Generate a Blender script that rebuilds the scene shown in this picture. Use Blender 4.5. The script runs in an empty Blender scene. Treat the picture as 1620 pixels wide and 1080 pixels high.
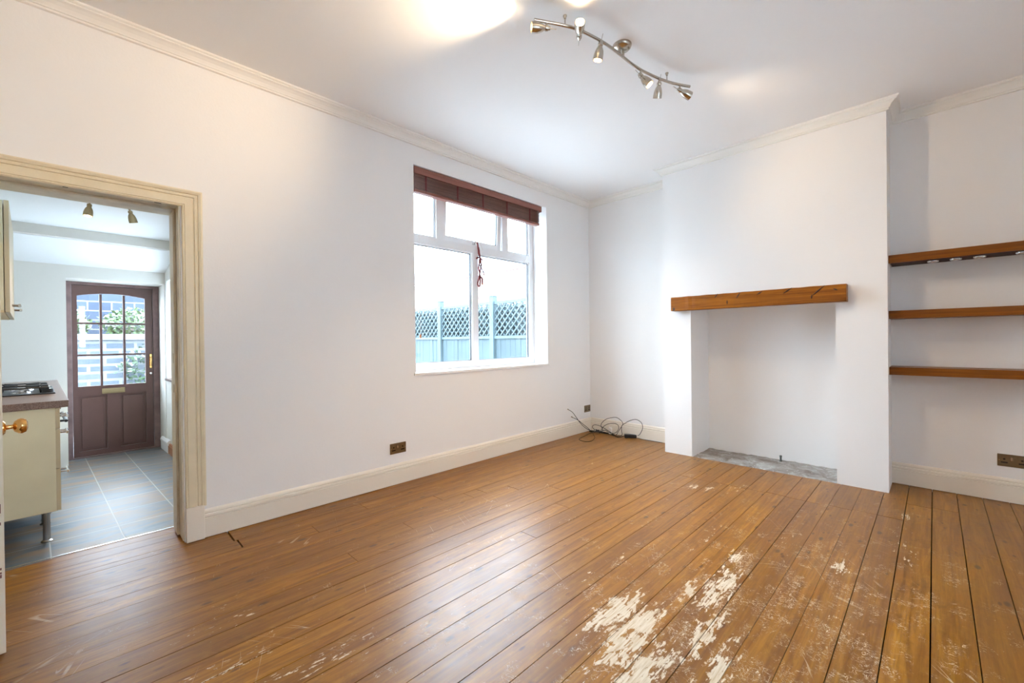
import bpy, bmesh, math, random
from mathutils import Vector, Matrix
random.seed(7)
sc = bpy.context.scene
col = sc.collection
PI = math.pi

# ------------------------------------------------------------------ camera
EYE = 1.18
yaw, pitch, roll = math.radians(44.9436), math.radians(-0.24345), math.radians(-0.65649)
f = Vector((math.cos(yaw)*math.cos(pitch), math.sin(yaw)*math.cos(pitch), math.sin(pitch)))
r = f.cross(Vector((0, 0, 1))).normalized()
u = r.cross(f)
r2 = r*math.cos(roll) + u*math.sin(roll)
u2 = u*math.cos(roll) - r*math.sin(roll)
cam_d = bpy.data.cameras.new('camera')
cam = bpy.data.objects.new('camera', cam_d)
col.objects.link(cam)
M = Matrix((r2, u2, -f)).transposed().to_4x4()
M.translation = (0, 0, EYE)
cam.matrix_world = M
cam_d.sensor_width = 36.0
cam_d.lens = 669.309/1620*36
cam_d.clip_start = 0.02
sc.camera = cam

# ------------------------------------------------------------------ sky and exposure
world = bpy.data.worlds.new('overcast_sky')
sc.world = world
world.use_nodes = True
wn = world.node_tree
for n in list(wn.nodes):
    wn.nodes.remove(n)
w_out = wn.nodes.new('ShaderNodeOutputWorld')
w_bg = wn.nodes.new('ShaderNodeBackground')
w_geo = wn.nodes.new('ShaderNodeTexCoord')
w_sep = wn.nodes.new('ShaderNodeSeparateXYZ')
w_ramp = wn.nodes.new('ShaderNodeValToRGB')
wn.links.new(w_geo.outputs['Generated'], w_sep.inputs[0])
wn.links.new(w_sep.outputs['Z'], w_ramp.inputs['Fac'])
w_ramp.color_ramp.elements[0].position = 0.0
w_ramp.color_ramp.elements[0].color = (0.67, 0.79, 0.92, 1)
w_ramp.color_ramp.elements[1].position = 0.6
w_ramp.color_ramp.elements[1].color = (0.70, 0.85, 1.0, 1)
wn.links.new(w_ramp.outputs['Color'], w_bg.inputs['Color'])
w_bg.inputs['Strength'].default_value = 12.6
wn.links.new(w_bg.outputs[0], w_out.inputs[0])

sc.view_settings.view_transform = 'Standard'
sc.view_settings.look = 'None'
sc.view_settings.exposure = 1.08
sc.view_settings.gamma = 1.0
sc.view_settings.use_curve_mapping = False
sc.cycles.use_denoising = True
sc.cycles.max_bounces = 12
sc.cycles.diffuse_bounces = 8
sc.cycles.glossy_bounces = 5
sc.cycles.transmission_bounces = 8
sc.cycles.transparent_max_bounces = 12
sc.cycles.sample_clamp_indirect = 6.0
sc.cycles.caustics_reflective = True
sc.cycles.caustics_refractive = False

SPOT_POWER = 52.0          # each lit head of the ceiling light
WARM = (1.0, 0.74, 0.46)

# ------------------------------------------------------------------ materials
MATS = {}
def mat(name, color, rough=0.6, metal=0.0, spec=0.5, bump=0.0, bscale=60.0, var=0.0, vscale=4.0, coat=0.0, emit=None, estr=0.0):
    m = bpy.data.materials.new(name)
    m.use_nodes = True
    nt = m.node_tree
    b = nt.nodes['Principled BSDF']
    b.inputs['Base Color'].default_value = (*color, 1)
    b.inputs['Roughness'].default_value = rough
    b.inputs['Metallic'].default_value = metal
    b.inputs['Specular IOR Level'].default_value = spec
    b.inputs['Coat Weight'].default_value = coat
    tc = nt.nodes.new('ShaderNodeTexCoord')
    if var > 0:
        n = nt.nodes.new('ShaderNodeTexNoise')
        n.inputs['Scale'].default_value = vscale
        n.inputs['Detail'].default_value = 5
        nt.links.new(tc.outputs['Object'], n.inputs['Vector'])
        cr = nt.nodes.new('ShaderNodeValToRGB')
        cr.color_ramp.elements[0].position = 0.3
        cr.color_ramp.elements[1].position = 0.7
        cr.color_ramp.elements[0].color = tuple(c*(1-var) for c in color)+(1,)
        cr.color_ramp.elements[1].color = tuple(min(1, c*(1+var)) for c in color)+(1,)
        nt.links.new(n.outputs['Fac'], cr.inputs['Fac'])
        nt.links.new(cr.outputs['Color'], b.inputs['Base Color'])
    if bump > 0:
        n = nt.nodes.new('ShaderNodeTexNoise')
        n.inputs['Scale'].default_value = bscale
        n.inputs['Detail'].default_value = 4
        nt.links.new(tc.outputs['Object'], n.inputs['Vector'])
        bp = nt.nodes.new('ShaderNodeBump')
        bp.inputs['Strength'].default_value = bump
        bp.inputs['Distance'].default_value = 0.01
        nt.links.new(n.outputs['Fac'], bp.inputs['Height'])
        nt.links.new(bp.outputs['Normal'], b.inputs['Normal'])
    if emit:
        b.inputs['Emission Color'].default_value = (*emit, 1)
        b.inputs['Emission Strength'].default_value = estr
    MATS[name] = m
    return m

class NT:
    """tiny helper to write node maths"""
    def __init__(s, m):
        s.m = m; s.nt = m.node_tree; s.b = s.nt.nodes['Principled BSDF']
        s.tc = s.nt.nodes.new('ShaderNodeTexCoord')
    def link(s, a, b): s.nt.links.new(a, b)
    def put(s, sock, v):
        if isinstance(v, bpy.types.NodeSocket): s.link(v, sock)
        else: sock.default_value = v
    def math(s, op, a, b=0.0, c=0.0, clamp=False):
        n = s.nt.nodes.new('ShaderNodeMath'); n.operation = op; n.use_clamp = clamp
        s.put(n.inputs[0], a); s.put(n.inputs[1], b); s.put(n.inputs[2], c)
        return n.outputs[0]
    def vmath(s, op, a, b=(0, 0, 0)):
        n = s.nt.nodes.new('ShaderNodeVectorMath'); n.operation = op
        s.put(n.inputs[0], a); s.put(n.inputs[1], b)
        return n.outputs['Value'] if op in ('LENGTH', 'DISTANCE', 'DOT_PRODUCT') else n.outputs[0]
    def noise(s, vec, scale=5, detail=3, rough=0.5, dist=0.0):
        n = s.nt.nodes.new('ShaderNodeTexNoise')
        s.link(vec, n.inputs['Vector'])
        n.inputs['Scale'].default_value = scale; n.inputs['Detail'].default_value = detail
        n.inputs['Roughness'].default_value = rough; n.inputs['Distortion'].default_value = dist
        return n.outputs['Fac']
    def ramp(s, fac, stops):
        n = s.nt.nodes.new('ShaderNodeValToRGB')
        e = n.color_ramp.elements
        while len(e) < len(stops): e.new(0.5)
        for i, (p, c) in enumerate(stops):
            e[i].position = p
            e[i].color = (*c, 1) if not isinstance(c, (int, float)) else (c, c, c, 1)
        s.link(fac, n.inputs['Fac'])
        return n.outputs['Color']
    def mix(s, fac, a, b, blend='MIX'):
        n = s.nt.nodes.new('ShaderNodeMix'); n.data_type = 'RGBA'; n.blend_type = blend
        s.put(n.inputs['Factor'], fac)
        s.put(n.inputs['A'] if False else n.inputs[6], a if isinstance(a, bpy.types.NodeSocket) else (*a, 1))
        s.put(n.inputs[7], b if isinstance(b, bpy.types.NodeSocket) else (*b, 1))
        return n.outputs[2]
    def step(s, v, lo, hi):
        n = s.nt.nodes.new('ShaderNodeMapRange'); n.interpolation_type = 'SMOOTHSTEP'
        s.put(n.inputs[0], v); n.inputs[1].default_value = lo; n.inputs[2].default_value = hi
        return n.outputs[0]
    def bump(s, h, strength=0.2, dist=0.01, normal=None):
        n = s.nt.nodes.new('ShaderNodeBump')
        n.inputs['Strength'].default_value = strength; n.inputs['Distance'].default_value = dist
        s.link(h, n.inputs['Height'])
        if normal: s.link(normal, n.inputs['Normal'])
        return n.outputs[0]

mat('wall_paint', (0.86, 0.86, 0.86), 0.55, bump=0.05, bscale=90, spec=0.3)
mat('ceiling_paint', (0.89, 0.89, 0.89), 0.8, bump=0.04, bscale=50, spec=0.2)
mat('cornice_paint', (0.86, 0.85, 0.82), 0.6, spec=0.3)
mat('skirting_paint', (0.82, 0.76, 0.66), 0.35, bump=0.05, bscale=40)
mat('architrave_paint', (0.75, 0.66, 0.48), 0.4, bump=0.05, bscale=40, var=0.04, vscale=12)
mat('lining_paint', (0.62, 0.56, 0.44), 0.45, var=0.12, vscale=9, bump=0.1, bscale=30)
mat('leaf_paint', (0.80, 0.74, 0.62), 0.4, bump=0.05)
mat('chipped_red', (0.24, 0.11, 0.08), 0.6)
mat('kitchen_paint', (0.66, 0.645, 0.60), 0.6, bump=0.05)
mat('kitchen_ceiling_paint', (0.84, 0.87, 0.89), 0.7, bump=0.06, bscale=20)
mat('upvc', (0.84, 0.86, 0.88), 0.25)
mat('sill_paint', (0.88, 0.88, 0.87), 0.25)
mat('gasket', (0.03, 0.035, 0.045), 0.5)
mat('glass_edge', (0.05, 0.08, 0.12), 0.4)
mat('brass', (0.80, 0.48, 0.17), 0.16, 1.0)
mat('aged_brass', (0.42, 0.34, 0.20), 0.38, 1.0)
mat('bronze_plate', (0.22, 0.165, 0.10), 0.32, 0.85, bump=0.05)
mat('black_plastic', (0.012, 0.012, 0.014), 0.35)
mat('dark_hole', (0.006, 0.005, 0.004), 0.8)
mat('cable_black', (0.02, 0.018, 0.018), 0.45)
mat('nickel', (0.50, 0.455, 0.39), 0.22, 1.0)
mat('chrome', (0.75, 0.76, 0.78), 0.08, 1.0)
mat('steel', (0.55, 0.55, 0.55), 0.25, 1.0)
mat('copper_grey', (0.20, 0.22, 0.22), 0.4, 0.8)
mat('white_plastic', (0.8, 0.8, 0.78), 0.4)
mat('cabinet_cream', (0.70, 0.64, 0.45), 0.35, var=0.05, vscale=5)
mat('cabinet_inside', (0.70, 0.55, 0.30), 0.5)
mat('cabinet_door', (0.54, 0.45, 0.29), 0.4)
mat('iron', (0.012, 0.012, 0.012), 0.5)
mat('cord_red', (0.20, 0.035, 0.035), 0.8)
mat('cord_pale', (0.55, 0.45, 0.42), 0.8)
mat('acorn_wood', (0.50, 0.20, 0.09), 0.4)
mat('purple_brown_paint', (0.125, 0.066, 0.058), 0.32, bump=0.05, bscale=30, var=0.06)
mat('frame_worn_paint', (0.19, 0.12, 0.115), 0.5, var=0.25, vscale=10, bump=0.1)
mat('brown_wood', (0.28, 0.10, 0.03), 0.4, var=0.2, vscale=12)
mat('trellis_paint', (0.044, 0.068, 0.076), 0.7, var=0.15, vscale=3)
mat('fence_board_paint', (0.032, 0.052, 0.060), 0.75, var=0.2, vscale=2)
mat('patio', (0.62, 0.62, 0.62), 0.9, var=0.15, vscale=2)
mat('render_pale', (0.62, 0.58, 0.56), 0.9, var=0.05)
mat('slate_roof', (0.15, 0.16, 0.18), 0.7, var=0.2, vscale=3)
mat('leaf_green', (0.022, 0.045, 0.018), 0.6, var=0.35, vscale=8)
mat('leaf_pale', (0.055, 0.09, 0.03), 0.6, var=0.3, vscale=8)
mat('flower_white', (0.22, 0.215, 0.21), 0.7)
mat('wood_mark', (0.05, 0.015, 0.006), 0.6)
mat('hedge_dark', (0.024, 0.042, 0.046), 0.8, var=0.4, vscale=5)
mat('void_dark', (0.006, 0.004, 0.003), 0.9)
mat('bulb_lit', (1, 0.9, 0.75), 0.3, emit=(1.0, 0.80, 0.52), estr=26.0)
mat('bulb_dim', (0.9, 0.88, 0.8), 0.3, emit=(1.0, 0.85, 0.6), estr=3.0)
mat('threshold_metal', (0.7, 0.7, 0.7), 0.25, 0.9)
mat('lens_glass', (0.85, 0.86, 0.87), 0.12, 0.0)

def glass_mat(name, tint=(1, 1, 1), amount=1.0):
    m = bpy.data.materials.new(name); m.use_nodes = True
    nt = m.node_tree
    for n in list(nt.nodes): nt.nodes.remove(n)
    o = nt.nodes.new('ShaderNodeOutputMaterial'); t = nt.nodes.new('ShaderNodeBsdfTransparent')
    g = nt.nodes.new('ShaderNodeBsdfGlossy'); x = nt.nodes.new('ShaderNodeMixShader')
    lw = nt.nodes.new('ShaderNodeLayerWeight'); lw.inputs['Blend'].default_value = 0.5
    pw = nt.nodes.new('ShaderNodeMath'); pw.operation = 'POWER'; pw.inputs[1].default_value = 5.0
    fr = nt.nodes.new('ShaderNodeMath'); fr.operation = 'MULTIPLY_ADD'; fr.inputs[1].default_value = 0.9; fr.inputs[2].default_value = 0.035
    nt.links.new(lw.outputs['Facing'], pw.inputs[0]); nt.links.new(pw.outputs[0], fr.inputs[0])
    t.inputs['Color'].default_value = (*tint, 1); g.inputs['Roughness'].default_value = 0.02
    nt.links.new(fr.outputs[0], x.inputs[0]); nt.links.new(t.outputs[0], x.inputs[1])
    nt.links.new(g.outputs[0], x.inputs[2]); nt.links.new(x.outputs[0], o.inputs[0])
    MATS[name] = m
glass_mat('window_glass', (0.97, 0.985, 0.99))

def wood(name, light, dark, axis='Y', rough=0.35, sx=1.2, sy=26.0, knots=True):
    m = mat(name, light, rough, spec=0.22)
    t = NT(m)
    mp = t.nt.nodes.new('ShaderNodeMapping')
    t.link(t.tc.outputs['Object'], mp.inputs['Vector'])
    s = {'X': (sx, sy, sy), 'Y': (sy, sx, sy), 'Z': (sy, sy, sx)}[axis]
    mp.inputs['Scale'].default_value = s
    n1 = t.noise(mp.outputs[0], 1.0, 4, 0.6, 1.2)
    n2 = t.noise(mp.outputs[0], 4.0, 3, 0.6)
    c = t.ramp(n1, [(0.32, dark), (0.62, light)])
    c = t.mix(t.step(n2, 0.35, 0.75), t.mix(0.35, c, dark), c)
    if knots:
        mp2 = t.nt.nodes.new('ShaderNodeMapping')
        t.link(t.tc.outputs['Object'], mp2.inputs['Vector'])
        s2 = {'X': (3.0, 9, 9), 'Y': (9, 3.0, 9), 'Z': (9, 9, 3.0)}[axis]
        mp2.inputs['Scale'].default_value = s2
        v = t.nt.nodes.new('ShaderNodeTexVoronoi'); v.inputs['Scale'].default_value = 1.0
        t.link(mp2.outputs[0], v.inputs['Vector'])
        k = t.step(v.outputs['Distance'], 0.20, 0.10)
        c = t.mix(t.math('MULTIPLY', k, 0.7), c, tuple(d*0.35 for d in dark))
    t.link(c, t.b.inputs['Base Color'])
    t.link(t.bump(n2, 0.12, 0.004), t.b.inputs['Normal'])
    return m
wood('mantel_wood', (0.40, 0.145, 0.012), (0.17, 0.046, 0.006), 'Y', 0.38)
wood('shelf_wood', (0.26, 0.082, 0.005), (0.14, 0.038, 0.003), 'Y', 0.38, knots=False)
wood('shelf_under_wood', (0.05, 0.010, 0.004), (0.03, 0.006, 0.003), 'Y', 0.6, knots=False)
wood('blind_wood', (0.30, 0.125, 0.095), (0.19, 0.075, 0.055), 'X', 0.35, knots=False)
wood('blind_slat_wood', (0.27, 0.135, 0.10), (0.17, 0.08, 0.06), 'X', 0.35, knots=False)

# worktop: brown speckled laminate
m = mat('worktop_laminate', (0.2, 0.13, 0.1), 0.28)
t = NT(m)
n = t.noise(t.tc.outputs['Object'], 260, 2)
t.link(t.ramp(n, [(0.35, (0.10, 0.05, 0.035)), (0.6, (0.24, 0.16, 0.125))]), t.b.inputs['Base Color'])

# hearth: dusty concrete
m = mat('hearth_concrete', (0.3, 0.3, 0.3), 0.85)
t = NT(m)
n1 = t.noise(t.tc.outputs['Object'], 6, 6, 0.65, 0.6)
n2 = t.noise(t.tc.outputs['Object'], 45, 4, 0.6)
c = t.ramp(n1, [(0.3, (0.16, 0.125, 0.10)), (0.5, (0.30, 0.275, 0.25)), (0.68, (0.48, 0.48, 0.47))])
c = t.mix(t.step(n2, 0.62, 0.72), c, (0.7, 0.7, 0.68))
t.link(c, t.b.inputs['Base Color'])
t.link(t.bump(n1, 0.6, 0.02), t.b.inputs['Normal'])

# kitchen floor tiles: multicoloured slate look
m = mat('slate_tiles', (0.2, 0.2, 0.2), 0.3)
t = NT(m)
co = t.tc.outputs['Object']
br = t.nt.nodes.new('ShaderNodeTexBrick')
mp = t.nt.nodes.new('ShaderNodeMapping')
t.link(co, mp.inputs['Vector'])
mp.inputs['Location'].default_value = (-0.15, 0.0, 0)
t.link(mp.outputs[0], br.inputs['Vector'])
br.offset = 0.0; br.squash = 1.0
br.inputs['Scale'].default_value = 1.0
br.inputs['Brick Width'].default_value = 0.304
br.inputs['Row Height'].default_value = 0.33
br.inputs['Mortar Size'].default_value = 0.0035
br.inputs['Mortar Smooth'].default_value = 0.1
br.inputs['Color1'].default_value = (0, 0, 0, 1); br.inputs['Color2'].default_value = (1, 1, 1, 1)
mp2 = t.nt.nodes.new('ShaderNodeMapping'); t.link(co, mp2.inputs['Vector'])
mp2.inputs['Scale'].default_value = (2.2, 9.0, 1)
off = t.vmath('ADD', mp2.outputs[0], br.outputs['Color'])
n1 = t.noise(off, 1.0, 6, 0.6, 0.8)
n2 = t.noise(co, 5, 3)
c = t.ramp(n1, [(0.28, (0.035, 0.055, 0.08)), (0.42, (0.105, 0.125, 0.145)), (0.54, (0.185, 0.145, 0.11)), (0.72, (0.30, 0.17, 0.09))])
c = t.mix(t.step(n2, 0.50, 0.75), c, (0.13, 0.16, 0.185))
c = t.mix(br.outputs['Fac'], c, (0.34, 0.32, 0.29))
t.link(c, t.b.inputs['Base Color'])
h = t.math('SUBTRACT', t.math('MULTIPLY', n1, 0.35), br.outputs['Fac'])
t.link(t.bump(h, 0.35, 0.006), t.b.inputs['Normal'])
t.put(t.b.inputs['Roughness'], t.math('ADD', 0.27, t.math('MULTIPLY', n1, 0.25)))

# brick and stone outside
def brick_mat(name, c1, c2, mortar, w, hgt, ms, axes='YZ', nscale=6):
    m = mat(name, c1, 0.9)
    t = NT(m)
    sp = t.nt.nodes.new('ShaderNodeSeparateXYZ'); t.link(t.tc.outputs['Object'], sp.inputs[0])
    cb = t.nt.nodes.new('ShaderNodeCombineXYZ')
    t.link(sp.outputs[axes[0]], cb.inputs[0]); t.link(sp.outputs[axes[1]], cb.inputs[1])
    br = t.nt.nodes.new('ShaderNodeTexBrick')
    t.link(cb.outputs[0], br.inputs['Vector'])
    br.inputs['Scale'].default_value = 1.0
    br.inputs['Brick Width'].default_value = w; br.inputs['Row Height'].default_value = hgt
    br.inputs['Mortar Size'].default_value = ms
    br.inputs['Color1'].default_value = (*c1, 1); br.inputs['Color2'].default_value = (*c2, 1)
    br.inputs['Mortar'].default_value = (*mortar, 1)
    n = t.noise(t.tc.outputs['Object'], nscale, 5, 0.6)
    c = t.mix(t.math('MULTIPLY', t.step(n, 0.4, 0.75), 0.5), br.outputs['Color'], c2)
    t.link(c, t.b.inputs['Base Color'])
    t.link(t.bump(t.math('SUBTRACT', t.math('MULTIPLY', n, 0.5), br.outputs['Fac']), 0.5, 0.02), t.b.inputs['Normal'])
brick_mat('house_brick', (0.13, 0.085, 0.075), (0.16, 0.115, 0.10), (0.19, 0.17, 0.16), 0.225, 0.075, 0.008)
brick_mat('block_stone', (0.024, 0.036, 0.060), (0.038, 0.052, 0.078), (0.13, 0.135, 0.14), 0.30, 0.16, 0.012, 'XZ')
brick_mat('rubble_stone', (0.030, 0.042, 0.058), (0.060, 0.070, 0.082), (0.11, 0.115, 0.12), 0.34, 0.11, 0.02, 'XZ', 11)
mat('coping_stone', (0.10, 0.105, 0.11), 0.9, var=0.15, vscale=6, bump=0.3)

# pine floor boards with varnish, knots, scratches and worn bare patches
m = mat('pine_boards', (0.4, 0.2, 0.05), 0.3)
t = NT(m)
co = t.tc.outputs['Object']
at = t.nt.nodes.new('ShaderNodeAttribute'); at.attribute_name = 'board'
bv = at.outputs['Fac']
shift = t.nt.nodes.new('ShaderNodeCombineXYZ')
t.link(t.math('MULTIPLY', bv, 37.0), shift.inputs[0]); t.link(t.math('MULTIPLY', bv, 11.0), shift.inputs[2])
pb = t.vmath('ADD', co, shift.outputs[0])
def scaled(v, s):
    return t.vmath('MULTIPLY', v, s)
grain = t.noise(scaled(pb, (1.6, 26, 4)), 1.0, 5, 0.62, 1.0)
fine = t.noise(scaled(pb, (5.0, 130, 4)), 1.0, 3, 0.6)
cloud = t.noise(scaled(pb, (1.4, 5, 1)), 1.0, 4, 0.6)
mott = t.noise(scaled(co, (11, 18, 1)), 1.0, 4, 0.65)
c = t.ramp(grain, [(0.28, (0.160, 0.053, 0.003)), (0.48, (0.290, 0.112, 0.005)), (0.70, (0.430, 0.190, 0.012))])
c = t.mix(t.math('MULTIPLY', t.step(fine, 0.42, 0.62), 0.30), c, (0.17, 0.062, 0.008))
c = t.mix(t.math('MULTIPLY', t.step(cloud, 0.45, 0.72), 0.38), c, (0.175, 0.068, 0.010))
c = t.mix(t.math('MULTIPLY', t.step(mott, 0.5, 0.75), 0.30), c, (0.48, 0.26, 0.04))
dmot = t.noise(scaled(pb, (6, 13, 1)), 1.0, 5, 0.7, 0.8)
c = t.mix(t.math('MULTIPLY', t.step(dmot, 0.50, 0.72), 0.55), c, (0.15, 0.055, 0.008))
c = t.mix(t.math('MULTIPLY', t.step(bv, 0.0, 1.0), 0.34), c, (0.15, 0.062, 0.015))
# knots
v = t.nt.nodes.new('ShaderNodeTexVoronoi'); v.inputs['Scale'].default_value = 1.0
t.link(scaled(pb, (3.8, 8.5, 1)), v.inputs['Vector'])
kn = t.step(v.outputs['Distance'], 0.14, 0.05)
c = t.mix(t.math('MULTIPLY', kn, 0.8), c, (0.075, 0.035, 0.02))
v2 = t.nt.nodes.new('ShaderNodeTexVoronoi'); v2.inputs['Scale'].default_value = 1.0
t.link(scaled(pb, (8.0, 22.0, 1)), v2.inputs['Vector'])
kn2 = t.step(v2.outputs['Distance'], 0.20, 0.08)
kn2 = t.math('MULTIPLY', kn2, t.step(t.noise(co, 3.0, 2), 0.5, 0.62))
c = t.mix(t.math('MULTIPLY', kn2, 0.75), c, (0.09, 0.03, 0.012))
# worn patches
PATCH = [(1.60, 0.98, .26, .09, 1.25), (1.52, 0.86, .30, .09, 1.3), (1.36, 0.74, .30, .10, 1.1), (1.97, 0.82, .16, .06, .95), (2.08, 0.72, .34, .085, 1.08), (2.42, 0.76, .18, .06, .9),
         (1.72, 0.66, .40, .08, .95), (1.55, 0.55, .40, .08, .8), (2.69, 0.34, .12, .055, .95), (3.75, 0.13, .14, .05, .8), (3.37, 1.36, .10, .05, 1.0), (3.42, 1.25, .10, .05, .9),
         (1.79, 1.22, .14, .05, .6), (2.02, 1.20, .20, .05, .6), (0.62, 1.62, .35, .10, .6), (0.38, 1.84, .30, .09, .6), (0.42, 2.12, .35, .08, .55), (0.95, 1.50, .35, .08, .55), (2.85, 0.62, .2, .05, .55),
         (1.4, 0.42, .5, .10, .62), (2.2, 0.30, .5, .10, .5), (1.45, 0.18, .4, .10, .55), (3.2, 0.12, .4, .08, .6), (2.6, .95, .4, .04, .6), (3.6, 1.1, .3, .2, .5)]
acc = None
for (px, py, rx, ry, s) in PATCH:
    d = t.vmath('LENGTH', t.vmath('MULTIPLY', t.vmath('SUBTRACT', co, (px, py, 0)), (1/rx, 1/ry, 0)))
    fo = t.math('MULTIPLY', t.math('SUBTRACT', 1.45, d, clamp=False), s*0.62)
    acc = fo if acc is None else t.math('MAXIMUM', acc, fo)
acc = t.math('MINIMUM', t.math('MAXIMUM', acc, 0.0), 0.80)
wn1 = t.noise(scaled(co, (16, 34, 1)), 1.0, 7, 0.68, 0.5)
wn2 = t.noise(scaled(co, (9, 120, 1)), 1.0, 3, 0.6)
wear = t.math('ADD', t.math('MULTIPLY', wn1, 0.75), t.math('MULTIPLY', wn2, 0.25))
wear = t.math('ADD', wear, t.math('MULTIPLY', acc, 0.33))
worn = t.step(wear, 0.695, 0.735)
# broad zone of squiggly scratches on the right and front
zone = t.math('SUBTRACT', 1.25, t.vmath('LENGTH', t.vmath('MULTIPLY', t.vmath('SUBTRACT', co, (1.9, 0.45, 0)), (1/1.9, 1/1.1, 0))), clamp=True)
zone = t.math('MAXIMUM', zone, 0.14)
def squiggle(sx, sy, w, det=2, dist=1.5, seed=0.0):
    q = t.noise(t.vmath('ADD', scaled(co, (sx, sy, 1)), (seed, seed*2, 0)), 1.0, det, 0.55, dist)
    return t.step(t.math('ABSOLUTE', t.math('SUBTRACT', q, 0.5)), w, w*0.35)
s1 = squiggle(13, 17, 0.010)
s2 = squiggle(30, 22, 0.016, seed=5.0)
brk = t.step(t.math('ADD', t.noise(scaled(co, (7, 9, 1)), 1.0, 5, 0.7), t.math('MULTIPLY', zone, 0.15)), 0.62, 0.70)
scr = t.math('MULTIPLY', t.math('MAXIMUM', s1, s2), brk)
# long straight scratches (two turned directions)
def straight(ang, sc_, w, seed):
    mp = t.nt.nodes.new('ShaderNodeMapping'); mp.inputs['Rotation'].default_value = (0, 0, ang)
    t.link(co, mp.inputs['Vector'])
    q = t.noise(t.vmath('ADD', scaled(mp.outputs[0], (0.9, sc_, 1)), (seed, 0, 0)), 1.0, 1, 0.4)
    l = t.step(t.math('ABSOLUTE', t.math('SUBTRACT', q, 0.5)), w, w*0.3)
    g = t.step(t.noise(t.vmath('ADD', co, (seed, 1, 0)), 2.6, 3, 0.6), 0.60, 0.66)
    return t.math('MULTIPLY', l, g)
st = t.math('MAXIMUM', straight(0.9, 14, 0.006, 3.0), straight(-0.6, 12, 0.005, 9.0))
st = t.math('MAXIMUM', st, straight(1.9, 12, 0.005, 14.0))
allw = t.math('MAXIMUM', worn, t.math('MULTIPLY', t.math('MAXIMUM', scr, t.math('MULTIPLY', st, 0.7)), 0.75))
pale = t.ramp(wn2, [(0.35, (0.58, 0.44, 0.28)), (0.6, (0.78, 0.68, 0.53))])
c = t.mix(t.math('MULTIPLY', allw, 0.88), c, pale)
t.link(c, t.b.inputs['Base Color'])
rg = t.math('ADD', 0.27, t.math('MULTIPLY', mott, 0.20))
rg = t.math('ADD', rg, t.math('MULTIPLY', allw, 0.3))
t.put(t.b.inputs['Roughness'], rg)
t.b.inputs['Specular IOR Level'].default_value = 0.47
hgt = t.math('ADD', t.math('MULTIPLY', fine, 0.15), t.math('MULTIPLY', t.noise(scaled(pb, (3.0, 9, 1)), 1.0, 3), 1.1))
hgt = t.math('SUBTRACT', hgt, t.math('MULTIPLY', allw, 0.12))
t.link(t.bump(hgt, 0.20, 0.006), t.b.inputs['Normal'])

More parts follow.
